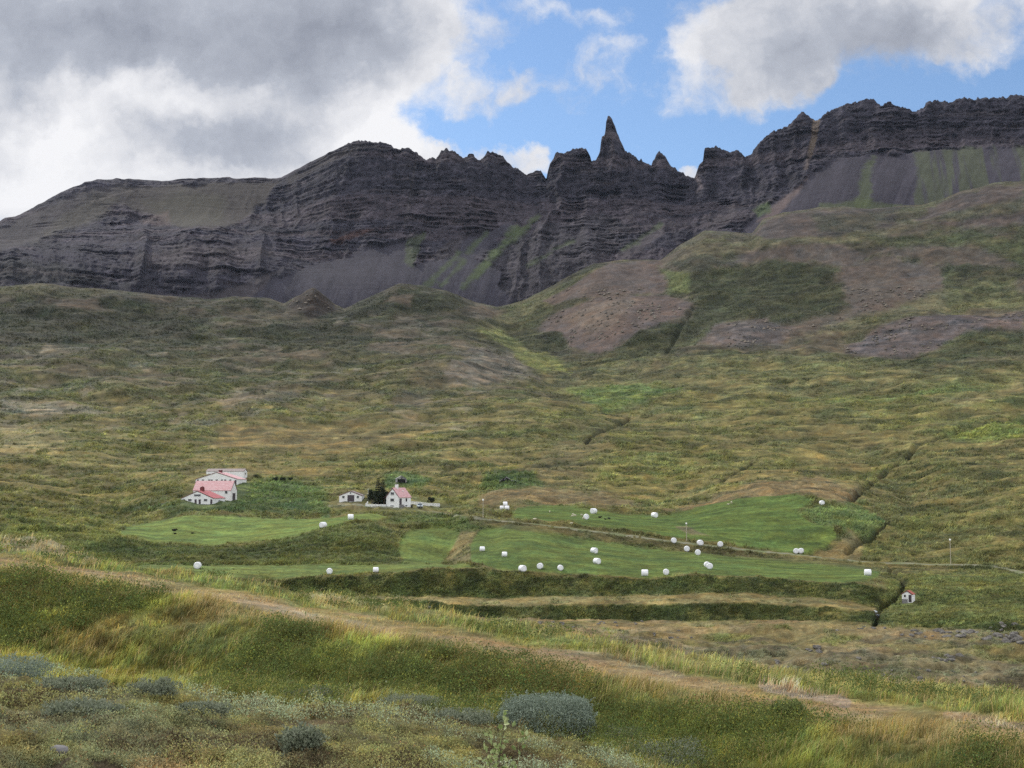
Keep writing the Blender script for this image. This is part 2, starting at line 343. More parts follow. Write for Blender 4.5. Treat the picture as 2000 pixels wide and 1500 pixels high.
field([(1000, 1002), (1010, 989), (1060, 985), (1130, 992), (1220, 1003), (1300, 1010), (1340, 1000), (1380, 985), (1440, 970), (1500, 965), (1560, 968), (1590, 975), (1565, 990), (1558, 1003), (1590, 1022), (1630, 1035), (1635, 1050), (1610, 1068), (1570, 1080), (1500, 1072), (1400, 1062), (1300, 1050), (1180, 1035), (1080, 1022), (1010, 1013)], (90, 116, 46))
patch([(1320, 1030), (1340, 1028), (1385, 1048), (1350, 1046)], (118, 112, 84), .9, 2, 3, 10, 13.6)
w6 = patch([(1597, 981), (1680, 985), (1728, 1020), (1700, 1050), (1650, 1046), (1592, 1020), (1562, 1000)], (104, 124, 76), .95, 3, 4, 10, 13.6, rough=.7)
patch([(870, 1095), (900, 1040), (935, 1036), (918, 1065), (918, 1098)], (126, 118, 84), .85, 3, 4, 10, 12.5)
patch([(1560, 1082), (1630, 1066), (1660, 1040), (1690, 1060), (1680, 1090)], (132, 118, 84), .7, 5, 6, 10, 13.6)

# swaths left by the mower run along the hay fields
sw = fbm(GX / 9 + fbm(GX / 30, GY / 30, 2, 60) * 2, GY / 2.2, 3, 61)
GC *= (1 + FM * np.clip(sw * .5, -.3, .3))[..., None]
# banks, terraces, creeks: small height edits (metres), each along a line seen in the photo
DZ = np.zeros(GD.shape)
GLY = np.zeros(GD.shape)
def gully(pts, width, depth, s0=6, s1=18, col=(50, 54, 36), op=.9):
    w = weight(GU, GV, SEG, pts, width * .8, 3, s0, s1, closed=False, width=width * .4)
    DZ[...] -= depth * w * 1.35
    GLY[...] = np.maximum(GLY, w)
    lay(w * op, A(*col), 1.2)
gully([(1980, 815), (1850, 850), (1790, 880), (1750, 920), (1700, 952), (1660, 975)], 7, 3.5)
gully([(1735, 1022), (1700, 1050), (1655, 1072)], 8, 2.5, 10, 14)
gully([(1738, 1112), (1768, 1135), (1752, 1160), (1720, 1185), (1708, 1216)], 7, 2.0, 6.9, 11.5, (44, 46, 34), .95)
gully([(1230, 815), (1200, 835), (1160, 850), (1145, 865)], 5, 2.5)
gully([(1470, 900), (1430, 925), (1400, 940)], 4, 1.5)
gully([(1010, 930), (1030, 912), (1100, 908), (1180, 912)], 3, 1.0, col=(70, 72, 46))
gully([(870, 912), (900, 910), (945, 914)], 3, 1.0, col=(70, 72, 46))
gully([(1300, 690), (1330, 640), (1356, 600)], 6, 3, col=(64, 72, 44), op=.5)
def bump(u, v, ru, rv, h, s0=13, s1=18.2):
    r2 = ((GU - u) / ru) ** 2 + ((GV - v) / rv) ** 2
    DZ[...] += np.where((SEG > s0) & (SEG < s1), h * np.exp(-r2), 0)
for b in ((1200, 620, 90, 40, 9), (1450, 650, 60, 18, 5), (1850, 640, 130, 22, 9), (1820, 490, 90, 14, 4), (1560, 485, 110, 16, 4), (1300, 780, 120, 16, 4), (1860, 920, 110, 26, 5),
          (300, 760, 130, 18, 5), (620, 700, 160, 18, 6), (150, 700, 120, 20, 6), (850, 720, 90, 20, 5), (480, 790, 110, 14, 4), (90, 620, 120, 18, 7), (420, 640, 120, 16, 6), (90, 850, 80, 18, 3), (230, 590, 70, 10, 5), (1120, 830, 120, 16, 3), (1250, 900, 110, 16, 3), (980, 800, 130, 16, 3)):
    bump(*b)
# the farm road
ROAD = [(640, 988), (700, 986), (860, 1001), (920, 1012), (1000, 1019), (1100, 1030), (1200, 1043), (1350, 1062), (1450, 1073), (1550, 1083), (1700, 1098), (1850, 1103), (1930, 1105), (1970, 1112), (2010, 1122)]
wr = weight(GU, GV, SEG, ROAD, 2.2, 0, 11.3, 13.6, closed=False, width=1.6)
lay(wr * .6, A(136, 132, 96), .15)
WB = weight(GU, GV, SEG, [(p[0], p[1] + 9) for p in ROAD[3:12]], 3, 2, 10.5, 12.1, closed=False, width=6)
lay(WB * .7, A(96, 92, 64), 1.0)

# ------------------------------------------------------------------ relief
# broken peat and moss hummocks of the heath in front
fp = weight(GU, GV, SEG, [(1040, 1232), (1350, 1252), (1650, 1272), (2100, 1300), (2100, 1400), (1750, 1360), (1500, 1330), (1250, 1285)], 10, 14, 6, 7)
f2 = weight(GU, GV, SEG, [(1640, 1226), (2100, 1226), (2100, 1262), (1800, 1256)], 8, 8, 6, 7.1)
fp = np.maximum(fp, f2 * .8)
fz = fp > .02
fh = ridged(GX[fz] / 4.5 + .6 * fbm(GX[fz] / 5, GY[fz] / 5, 3, 521), GY[fz] / 3.2, 3, 522)
DZ[fz] += (fh - .55) * 1.0 * fp[fz]
GC[fz] = GC[fz] * (1 - .7 * fp[fz, None]) + (A(122, 116, 98) * (1 - sstep(.5, .38, fh)[:, None] * .75)) * .7 * fp[fz, None]
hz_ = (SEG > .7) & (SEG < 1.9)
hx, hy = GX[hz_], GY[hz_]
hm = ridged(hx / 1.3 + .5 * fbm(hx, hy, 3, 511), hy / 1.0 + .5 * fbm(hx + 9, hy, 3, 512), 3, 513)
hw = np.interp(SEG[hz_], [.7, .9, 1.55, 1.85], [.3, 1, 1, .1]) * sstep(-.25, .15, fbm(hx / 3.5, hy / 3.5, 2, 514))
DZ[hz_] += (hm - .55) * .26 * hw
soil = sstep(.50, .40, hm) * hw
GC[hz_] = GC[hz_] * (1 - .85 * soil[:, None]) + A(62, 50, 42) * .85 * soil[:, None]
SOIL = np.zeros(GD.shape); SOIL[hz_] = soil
# terracettes: soft wrinkles running along the slope
SC = GTH * GD
wz = (SEG > 10) & (SEG < 18.4)
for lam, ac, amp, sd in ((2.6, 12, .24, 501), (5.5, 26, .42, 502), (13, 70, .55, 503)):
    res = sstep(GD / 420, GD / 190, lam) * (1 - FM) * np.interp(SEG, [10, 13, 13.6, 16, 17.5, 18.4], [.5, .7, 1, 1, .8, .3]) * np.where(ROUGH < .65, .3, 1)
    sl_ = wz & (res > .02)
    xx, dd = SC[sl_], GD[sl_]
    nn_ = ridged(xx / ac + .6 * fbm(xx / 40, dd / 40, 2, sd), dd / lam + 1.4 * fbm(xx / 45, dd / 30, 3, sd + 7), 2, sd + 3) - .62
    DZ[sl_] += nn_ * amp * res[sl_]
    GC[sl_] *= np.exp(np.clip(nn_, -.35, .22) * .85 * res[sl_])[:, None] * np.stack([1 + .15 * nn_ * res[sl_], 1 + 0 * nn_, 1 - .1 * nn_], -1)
for k, lam in enumerate((.16, .36, .8, 1.8, 4, 9, 20, 45)):
    w = sstep(GD / 520, GD / 230, lam) * (1 - sstep(GD / 26, GD / 9, lam))
    sel = (w > .01) & (SEG < 18.6)
    if not sel.any(): continue
    x, y = GX[sel] / lam, GY[sel] / lam
    n = (fbm(x, y, 2, 100 + k) + .5 * (ridged(x * .8, y * .8, 1, 130 + k) - .5))
    DZ[sel] += (n - .06) * w[sel] * lam * .12 * ROUGH[sel] * np.interp(SEG[sel], [13, 14, 17, 17.6, 18.2], [1, .75, .7, .5 if lam > 6 else .8, .2 if lam > 6 else .6]) * np.where((SEG[sel] > 6.9) & (SEG[sel] < 12) & (lam > 3), .35, 1)
fade = np.interp(SEG, [0, .3, 1], [0, .3, 1])
GZ = GZ + DZ * fade
del GS

# fine colour breakup
for k, lam in enumerate((.12, .3, .7, 1.6, 3.6, 8, 18)):
    w = sstep(GD / 700, GD / 350, lam) * (1 - sstep(GD / 60, GD / 20, lam))
    sel = w > .02
    if sel.any():
        n = fbm(GX[sel] / lam, GY[sel] / lam, 2, 200 + k)
        GC[sel] *= np.exp(.34 * n * w[sel] * (.35 + .65 * np.minimum(ROUGH[sel], 1)))[:, None]
        m = fbm(GX[sel] / lam / 1.4, GY[sel] / lam / 1.4, 2, 240 + k) * w[sel] * .10
        GC[sel] *= np.stack([1 + m, 1 + 0 * m, 1 - m], -1)
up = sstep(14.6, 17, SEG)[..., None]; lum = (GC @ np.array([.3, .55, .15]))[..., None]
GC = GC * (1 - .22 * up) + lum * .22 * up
GC = np.clip(GC * (1 - (.10 + .16 * sstep(1150, 850, GU)[..., None]) * up), .004, .9)  # upper slopes toned down; extra darkening at left paints in cloud shade

def sheet(name, X, Y, Z, C, mat, extra=None):
    nr, nc = X.shape
    me = bpy.data.meshes.new(name)
    v = np.stack([X, Y, Z], -1).reshape(-1, 3).astype(np.float32)
    i = np.arange(nr * nc).reshape(nr, nc)
    q = np.stack([i[:-1, :-1], i[:-1, 1:], i[1:, 1:], i[1:, :-1]], -1).reshape(-1, 4).astype(np.int32)
    put(me, v, q)
    a = me.attributes.new('cover', 'FLOAT_COLOR', 'POINT')
    a.data.foreach_set('color', np.concatenate([C.reshape(-1, 3), np.ones((nr * nc, 1))], 1).astype(np.float32).ravel())
    for nme, arr in (extra or {}).items():
        e = me.attributes.new(nme, 'FLOAT', 'POINT'); e.data.foreach_set('value', arr.astype(np.float32).ravel())
    me.materials.append(mat)
    o = bpy.data.objects.new(name, me); COL.objects.link(o)
    return o

def put(me, v, faces, smooth=True):
    """fast mesh fill; faces is an (n,k) int array or a list of them"""
    fl = faces if isinstance(faces, list) else [faces]
    fl = [f for f in fl if len(f)]
    me.vertices.add(len(v)); me.vertices.foreach_set('co', np.asarray(v, np.float32).ravel())
    nl = sum(f.size for f in fl); nf = sum(len(f) for f in fl)
    me.loops.add(nl); me.polygons.add(nf)
    me.loops.foreach_set('vertex_index', np.concatenate([f.ravel() for f in fl]).astype(np.int32))
    tot = np.concatenate([np.full(len(f), f.shape[1], np.int32) for f in fl])
    st = np.zeros(nf, np.int32); st[1:] = np.cumsum(tot)[:-1]
    me.polygons.foreach_set('loop_start', st)
    me.polygons.foreach_set('use_smooth', np.full(nf, smooth))
    me.update(calc_edges=True)

# ------------------------------------------------------------------ placing things on the terrain
ENV = np.maximum.accumulate(np.where(GD > 5, GZ / GD, -9), axis=0)
def hit(u, v):
    """where the sight line through photo pixel (u, v) first meets the ground -> x, y, z, D"""
    th, te = ang(u, v); th = float(th); te = float(te)
    c = int(np.clip(np.searchsorted(TH, th), 1, NC - 1)); f = (th - TH[c - 1]) / (TH[c] - TH[c - 1])
    c = c if f > .5 else c - 1
    r = int(np.clip(np.searchsorted(ENV[:, c], te), 1, NR - 1))
    t0, t1 = ENV[r - 1, c], ENV[r, c]
    t = 0 if t1 - t0 < 1e-9 else min(max((te - t0) / (t1 - t0), 0), 1)
    d = GD[r - 1, c] * (1 - t) + GD[r, c] * t
    z = GZ[r - 1, c] * (1 - t) + GZ[r, c] * t
    return d * math.sin(th), d * math.cos(th), z, d

def gz(x, y):
    th = math.atan2(x, y); d = math.hypot(x, y)
    c = int(np.clip(np.searchsorted(TH, th), 1, NC - 1)); f = (th - TH[c - 1]) / (TH[c] - TH[c - 1])
    return float((1 - f) * np.interp(d, GD[:, c - 1], GZ[:, c - 1]) + f * np.interp(d, GD[:, c], GZ[:, c]))

def hits(U, V):
    """vectorised hit: x, y, z, D, cover colour, seg, valid"""
    th, te = ang(U, V)
    c = np.clip(np.searchsorted(TH, th), 1, NC - 1)
    o = np.argsort(c, kind='stable')
    X = np.zeros(len(U)); Y = X.copy(); Z = X.copy(); D = X.copy(); S = X.copy(); C = np.zeros((len(U), 3)); ok = np.zeros(len(U), bool); FMv = X.copy()
    cs = c[o]; b = np.flatnonzero(np.diff(cs)) + 1
    for g in np.split(o, b):
        k = c[g[0]]
        r = np.searchsorted(ENV[:, k], te[g])
        good = (r > 0) & (r < NR - 12)
        r = np.clip(r, 1, NR - 1)
        t0 = ENV[r - 1, k]; t1 = ENV[r, k]
        t = np.clip((te[g] - t0) / np.maximum(t1 - t0, 1e-9), 0, 1)
        D[g] = GD[r - 1, k] * (1 - t) + GD[r, k] * t
        Z[g] = GZ[r - 1, k] * (1 - t) + GZ[r, k] * t
        S[g] = SEG[r, k]; C[g] = GC[r, k]; ok[g] = good; FMv[g] = FM[r, k] + 2 * GLY[r, k] + 2 * SOIL[r, k]
    X = D * np.sin(th); Y = D * np.cos(th)
    return X, Y, Z, D, C, S, ok, FMv
# ------------------------------------------------------------------ the mountain wall with its rock spire
SKY = [(-900, 620), (-400, 520), (-120, 462), (0, 437), (9, 430), (31, 428), (63, 411), (84, 400), (119, 379), (154, 370), (168, 362), (189, 356), (217, 357), (227, 355), (280, 356), (315, 358), (336, 355), (364, 353), (420, 352), (490, 353), (549, 352), (577, 335), (612, 316), (651, 297), (675, 285), (694, 277),
       (733, 279), (754, 282), (778, 293), (799, 291), (813, 300), (827, 313), (833, 315), (840, 309), (852, 311), (860, 298), (864, 295), (871, 290), (880, 295), (894, 300), (903, 309), (913, 307), (917, 303), (923, 302), (932, 314), (943, 313), (952, 299), (967, 300), (983, 306), (995, 321), (1004, 328), (1008, 327), (1029, 342), (1048, 333), (1058, 337), (1067, 348), (1074, 321), (1086, 301), (1107, 299), (1125, 291), (1142, 291), (1151, 304), (1156, 318), (1163, 318),
       (1170, 305), (1172, 297), (1175, 272), (1181, 266), (1182.5, 258), (1184, 240), (1187, 228), (1190, 226), (1195, 232), (1198, 240), (1202, 251), (1209, 269), (1214, 281), (1221, 295), (1235, 304), (1250, 315), (1252, 310), (1255, 317), (1272, 327), (1278, 312), (1281, 304), (1288, 297), (1300, 309), (1310, 325), (1335, 342), (1356, 352), (1361, 338), (1365, 325), (1373, 314), (1376, 291), (1387, 291), (1392, 288), (1398, 286), (1408, 290), (1415, 291), (1426, 299), (1434, 296), (1440, 294), (1456, 309), (1468, 299), (1482, 283), (1510, 258), (1545, 243), (1556, 233), (1559, 227), (1563, 226), (1569, 220), (1575, 227), (1582, 234), (1592, 238), (1603, 237), (1608, 225), (1625, 216), (1650, 204), (1674, 201), (1684, 195), (1692, 192), (1706, 195), (1720, 208), (1736, 202), (1758, 213), (1770, 214), (1775, 219), (1783, 222), (1804, 215), (1809, 204), (1832, 199), (1860, 204), (1884, 194), (1909, 197), (1930, 194), (1954, 195), (1979, 188), (2000, 192), (2060, 185), (2300, 200), (2900, 190)]
TH0 = TH
UC2 = np.concatenate([np.linspace(-900, -90, 60, endpoint=False), np.arange(-90, 2090, 1.45), np.linspace(2091, 2900, 60)])
UCg, NCg = UC, NC
UC = UC2; TH = np.arctan2((UC - CU) / F, CP - SP * (-(960 - CV) / F)); NC = len(TH)
M = []
M.append(line([(-900, 780), (2900, 780)], 1790))
M.append(line([(-900, 600), (0, 575), (300, 592), (600, 612), (1000, 618), (1150, 545), (1300, 525), (1450, 470), (1700, 425), (1900, 385), (2000, 370), (2900, 350)], [(-900, 1860), (1000, 1880), (1400, 1950), (2900, 1980)], 30))
M.append(line([(-900, 520), (0, 478), (150, 470), (300, 455), (420, 445), (520, 470), (600, 500), (700, 480), (800, 458), (950, 450), (1050, 436), (1200, 425), (1350, 420), (1450, 395), (1550, 345), (1650, 305), (1800, 295), (2000, 290), (2900, 280)], [(-900, 2300), (300, 2260), (600, 2150), (1300, 2150), (2900, 2170)], 30))
sk = line(SKY, [(-900, 2950), (300, 2800), (540, 2700), (640, 2420), (800, 2330), (1400, 2310), (1700, 2300), (2900, 2300)], 0)
jag = (fbm(UC / 5.5, UC * 0 + 3, 4, 71) * 3.2 + fbm(UC / 2.4, UC * 0 + 9, 2, 72) * 1.5) / F
jag *= sstep(640, 700, UC) * (1 - .3 * sstep(12, 30, 42 - np.abs(UC - 1190)))
sk = (sk[0] + jag, sk[1])
# one low step before the crest so that the wall stands steep
st = (M[2][0] * .45 + smooth_cols(sk[0], 60) * .55 - 0.012, M[2][1] * .6 + sk[1] * .4)
st = (np.minimum(st[0], sk[0] - .006), st[1])
M.append(st)
M.append(sk)
z = sk[0] * sk[1]
low = smooth_cols(sk[0], 40) * sk[1] - 50
M.append((np.minimum(z - 22, low) / (sk[1] + 38), sk[1] + 38))
M.append((np.minimum(z - 180, low - 60) / (sk[1] + 380), sk[1] + 380))
M.append((np.full(NC, 60 / 5000.), np.full(NC, 5000.)))
MD, MZ, MS = loft(M, [6, 95, 80, 92, 10, 5, 3])
MTH = np.broadcast_to(TH, MD.shape)
MU, MV = pix(MTH, MZ / MD)
MSEG = np.broadcast_to(MS[:, None], MD.shape)
S_ = MTH * 2300.0                                   # metres along the wall

MC = np.empty(MD.shape + (3,)); MC[:] = A(70, 67, 76)
ROCK = np.ones(MD.shape)
GREEN = np.zeros(MD.shape)
def mp(pts, c, op=1.0, f=4, wob=10, rock=None, closed=True, width=0, s0=.5, s1=6):
    global MC, ROCK
    w = weight(MU, MV, MSEG, pts, f, wob, s0, s1, closed, width) * op
    MC = MC * (1 - w[..., None]) + A(*c) * w[..., None]
    if rock is not None: ROCK = ROCK * (1 - w) + rock * w
    return w
# strata of the lava pile: each flow its own tone, dipping gently to the right
dip = MZ + S_ * .045 + fbm(S_ / 190, MZ / 90, 4, 81) * 12
str_ = fbm(dip / 11, S_ / 420, 3, 82)
MC *= np.exp(.24 * str_)[..., None]
MC *= np.exp(.26 * fbm(S_ / 40, MZ / 40, 4, 83))[..., None]
band = sstep(.18, .42, fbm(dip / 26 + 4, S_ / 900, 2, 84))
MC = MC * (1 - .32 * band[..., None]) + A(112, 98, 98) * .32 * band[..., None]
# plateau and gentle upper slopes at the left
mp([(190, 392), (230, 362), (330, 362), (545, 355), (520, 392), (470, 430), (420, 446), (350, 440), (290, 420), (240, 400)], (80, 74, 67), .95, 5, 8, .12)
mp([(280, 395), (360, 372), (440, 385), (430, 440), (360, 442), (310, 425)], (86, 84, 64), .5, 10, 12, .12)
mp([(-200, 480), (0, 448), (100, 400), (180, 368), (230, 362), (250, 392), (150, 440), (60, 476), (-200, 540)], (72, 67, 66), .85, 6, 10, .25)
mp([(120, 420), (190, 380), (230, 385), (210, 420), (130, 455), (60, 480)], (88, 84, 68), .5, 8, 10)
mp([(175, 395), (230, 380), (310, 358)], (120, 112, 104), .6, 2, 3, closed=False, width=1.2)
mp([(560, 352), (650, 300), (700, 282), (770, 292), (700, 296), (620, 330), (560, 366)], (72, 66, 64), .8, 4, 6, .5)
mp([(270, 430), (330, 410), (330, 440), (280, 440)], (118, 100, 92), .6, 5, 7)
mp([(240, 500), (340, 480), (480, 480), (540, 500), (420, 520), (300, 520)], (104, 94, 92), .55, 10, 14)
mp([(0, 500), (120, 520), (250, 560), (0, 560)], (70, 74, 60), .35, 12, 14)
mp([(640, 470), (690, 455), (760, 448), (700, 462), (650, 478)], (110, 78, 66), .7, 3, 6)
# scree
mp([(440, 590), (480, 570), (560, 535), (640, 512), (720, 482), (790, 468), (810, 520), (850, 500), (900, 470), (1000, 436), (975, 470), (930, 505), (985, 530), (985, 565), (1010, 610), (700, 640), (440, 620)], (74, 71, 79), 1, 4, 9, .10)
mp([(290, 580), (420, 575), (540, 530), (480, 600), (300, 610)], (86, 80, 80), .8, 4, 8, .2)
mp([(1445, 450), (1480, 415), (1530, 388), (1590, 335), (1640, 308), (1700, 304), (1760, 300), (1850, 293), (2100, 288), (2100, 470), (1440, 490)], (76, 72, 80), 1, 4, 9, .08)
mp([(1480, 432), (1530, 388), (1580, 345), (1560, 380), (1500, 436)], (122, 104, 96), .8, 4, 6, .15)
mp([(1300, 520), (1350, 470), (1420, 400), (1440, 410), (1400, 470), (1330, 530)], (92, 84, 84), .55, 5, 8, .4)
mp([(1200, 500), (1240, 470), (1290, 440), (1300, 452), (1230, 505)], (98, 90, 90), .7, 4, 6, .2)
# rock noses standing out of the scree
mp([(930, 505), (1000, 470), (1060, 440), (1180, 420), (1230, 450), (1190, 500), (1130, 540), (1050, 590), (1010, 585), (975, 560), (985, 530)], (78, 74, 78), .9, 3, 8, 1)
mp([(835, 505), (880, 470), (905, 465), (890, 500), (850, 512)], (84, 78, 80), .9, 3, 5, 1)
mp([(1680, 330), (1672, 408), (1700, 408), (1705, 312)], (92, 104, 60), .65, 6, 12, .15)
# grass tongues
mp([(796, 470), (830, 455), (822, 480), (806, 525), (792, 516)], (80, 92, 56), .7, 4, 8, .3)
for a, b, w_ in (((835, 556), (895, 496), 5), ((862, 558), (905, 510), 4), ((905, 560), (950, 515), 5), ((930, 540), (1010, 440), 6), ((960, 498), (1050, 425), 6), ((985, 470), (1040, 432), 5), ((915, 490), (950, 458), 5), ((1215, 490), (1290, 440), 4), ((1030, 520), (1120, 470), 3)):
    mp([a, b], (88, 104, 58), .62, 5, 9, .2, closed=False, width=w_)
tong = sstep(-.12, .22, fbm(S_ / 13 + MZ / 160, MZ / 190, 3, 88))
wv = weight(MU, MV, MSEG, [(1785, 296), (1850, 292), (2100, 284), (2100, 400), (1780, 405), (1795, 350)], 6, 8, .5, 6) * tong * .62
MC = MC * (1 - wv[..., None]) + A(92, 102, 62) * wv[..., None]
mp([(1590, 412), (1600, 395), (1680, 392), (1760, 400), (1760, 412)], (100, 112, 62), .6, 4, 8)
mp([(1470, 412), (1500, 396), (1505, 414), (1480, 425)], (86, 104, 58), .8, 4, 6)
# pale dykes
mp([(1594, 240), (1590, 275), (1582, 305)], (134, 116, 92), .8, 2, 2.5, .6, closed=False, width=6)
mp([(1581, 305), (1575, 330)], (116, 100, 86), .6, 3, 3, .7, closed=False, width=5)
mp([(812, 312), (800, 390), (790, 450)], (104, 98, 98), .5, 2, 3, closed=False, width=2.5)
mp([(1360, 350), (1370, 372), (1362, 380)], (124, 112, 110), .7, 3, 3, closed=False, width=4)
mp([(1190, 260), (1200, 330)], (98, 90, 88), .4, 3, 3, closed=False, width=5)
# gullies run down the scree
run = fbm((S_ - MZ * .35) / 9, MZ / 170, 3, 91)
MC *= np.exp(.22 * run * (1 - ROCK))[..., None]

# relief: buttresses and chimneys (vertical), lava benches (horizontal), broken rock
amp = np.clip(ROCK, 0, 1) * sstep(.7, 1.1, MSEG)
but = ridged(S_ / 105 + fbm(S_ / 70, MZ / 90, 2, 95) * .4, MZ / 420, 3, 96) - .55
chim = ridged(S_ / 30 + fbm(S_ / 26, MZ / 30, 2, 97) * .35, MZ / 190, 2, 98) - .55
saw = dip / 9.0; saw = saw - np.floor(saw); saw = np.where(saw < .8, saw / .8, (1 - saw) / .2)
saw2 = dip / 31.0 + .3; saw2 = saw2 - np.floor(saw2); saw2 = np.where(saw2 < .85, saw2 / .85, (1 - saw2) / .15)
brk = fbm(S_ / 14, MZ / 9, 4, 99)
hard = 1.25 * sstep(-.15, .35, fbm(S_ / 60, dip / 40, 3, 94)) + .1
disp = amp * (-(but * 44) - chim * 23 - fbm(S_ / 6, MZ / 5, 3, 87) * 3.6 + (saw - .5) * 4.2 * hard + (saw2 - .5) * 6.5 * hard - brk * 6.5 + fbm(dip / 4.0, S_ / 70, 2, 86) * 4.5 * (.3 + hard))
disp += (1 - amp) * (fbm(S_ / 60, MZ / 140, 3, 93) * 5 + run * 1.2)
endf = np.interp(MSEG, [0, .6, 1, 3.75, 4, 5], [0, .4, 1, 1, .25, 0])
MDd = MD + disp * endf
MX = MDd * np.sin(MTH); MY = MDd * np.cos(MTH)
thin = fbm(dip / 3.6, S_ / 60, 3, 85)
MC *= np.exp(.55 * thin * np.clip(ROCK, 0, 1) * (.35 + .65 * hard / 1.3))[..., None]
ledge = sstep(.55, .8, saw2) * hard * np.clip(ROCK, 0, 1) * sstep(-.3, .3, fbm(S_ / 35, MZ / 20, 3, 89))
MC = MC * (1 - .36 * ledge[..., None]) + A(118, 108, 108) * .36 * ledge[..., None]
for k, lam in enumerate((3.5, 8, 18)):
    n = fbm(S_ / lam, MZ / lam * .8, 2, 300 + k)
    MC *= np.exp((.10 + .16 * np.clip(ROCK, 0, 1)) * n)[..., None]
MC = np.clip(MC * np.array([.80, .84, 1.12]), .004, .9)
UC, NC, TH = UCg, NCg, TH0
# ------------------------------------------------------------------ node helpers
class N:
    def __init__(s, tree): s.t = tree; s.n = tree.nodes; s.l = tree.links; s.n.clear()
    def a(s, kind, props=None, **ins):
        n = s.n.new(kind)
        for k, v in (props or {}).items(): setattr(n, k, v)
        for k, v in ins.items():
            k = k.replace('_', ' ')
            sock = n.inputs[int(k[1:])] if k[0] == 'i' and k[1:].isdigit() else n.inputs[k]
            if hasattr(v, 'is_linked') or hasattr(v, 'links'): s.l.new(v, sock)
            else: sock.default_value = v
        return n
    def m(s, op, a, b=0.0, c=0.0, clamp=False):
        n = s.a('ShaderNodeMath', {'operation': op, 'use_clamp': clamp}, i0=a, i1=b)
        if op in ('MULTIPLY_ADD',): 
            if hasattr(c, 'links'): s.l.new(c, n.inputs[2])
            else: n.inputs[2].default_value = c
        return n.outputs[0]
    def vm(s, op, a, b=None):
        n = s.a('ShaderNodeVectorMath', {'operation': op}, i0=a)
        if b is not None:
            if hasattr(b, 'links'): s.l.new(b, n.inputs[1])
            else: n.inputs[1].default_value = b
        return n.outputs['Value'] if op in ('LENGTH', 'DOT_PRODUCT') else n.outputs[0]
    def mix(s, f, a, b, blend='MIX'):
        n = s.a('ShaderNodeMix', {'data_type': 'RGBA', 'blend_type': blend})
        for sock, v in ((n.inputs[0], f), (n.inputs[6], a), (n.inputs[7], b)):
            if hasattr(v, 'links'): s.l.new(v, sock)
            else: sock.default_value = v if not isinstance(v, tuple) or len(v) == 4 else (*v, 1)
        return n.outputs[2]
    def noise(s, vec, scale, detail=4, rough=.5, out='Fac', dist=0.0):
        n = s.a('ShaderNodeTexNoise', None, Scale=scale, Detail=detail, Roughness=rough, Distortion=dist)
        if vec is not None: s.l.new(vec, n.inputs['Vector'])
        return n.outputs[out]
    def rng(s, v, a, b, c=0.0, d=1.0, smooth=True):
        n = s.a('ShaderNodeMapRange', {'interpolation_type': 'SMOOTHSTEP' if smooth else 'LINEAR'}, i0=v, i1=a, i2=b, i3=c, i4=d)
        return n.outputs[0]

# ------------------------------------------------------------------ sky and sun
SUN_AZ, SUN_EL = -42.0, 39.0            # degrees; azimuth measured from the view direction (+Y), to the left
w = bpy.data.worlds.new('World'); scene.world = w; w.use_nodes = True
n = N(w.node_tree)
tc = n.a('ShaderNodeTexCoord').outputs['Generated']
sky = n.a('ShaderNodeTexSky', {'sky_type': 'NISHITA', 'sun_disc': False, 'sun_elevation': math.radians(SUN_EL), 'sun_rotation': math.radians(SUN_AZ), 'altitude': 200, 'air_density': 1.0, 'dust_density': .3, 'ozone_density': 2.0}).outputs[0]
blue = n.mix(1.0, sky, (1.12, 1.22, 1.32), 'MULTIPLY')
sx = n.a('ShaderNodeSeparateXYZ', None, i0=tc)
yy = n.m('MAXIMUM', sx.outputs[1], .12)
X = n.m('DIVIDE', sx.outputs[0], yy); Zc = n.m('DIVIDE', sx.outputs[2], yy)
P = n.a('ShaderNodeCombineXYZ', None, i0=n.m('MULTIPLY', X, 10.0), i1=n.m('MULTIPLY', Zc, 10.0), i2=0.0).outputs[0]
def warp(scale, amt, detail, seed):
    q = n.vm('ADD', P, (seed, seed * 1.7, 0))
    c = n.noise(q, scale, detail, .6, 'Color')
    return n.vm('MULTIPLY', n.vm('SUBTRACT', c, (.5, .5, .5)), (amt, amt, 0))
Pw = n.vm('ADD', n.vm('ADD', P, warp(.55, .8, 3, 3.0)), warp(2.4, .6, 5, 8.0))
def sky_xy(u, v):
    a = (u - CU) / F; b = -(v - CV) / F
    y = CP - SP * b
    return a / y * 10, (SP + CP * b) / y * 10
def blob(u, v, ru, rv, wgt, acc, src):
    cx, cz = sky_xy(u, v)
    q = n.vm('MULTIPLY', n.vm('SUBTRACT', src, (cx, cz, 0)), (240.0 / ru, 240.0 / rv, 0))
    k = n.rng(n.vm('LENGTH', q), 1.0, 0.0, 0.0, wgt)
    return k if acc is None else n.m('ADD', acc, k)
den = None
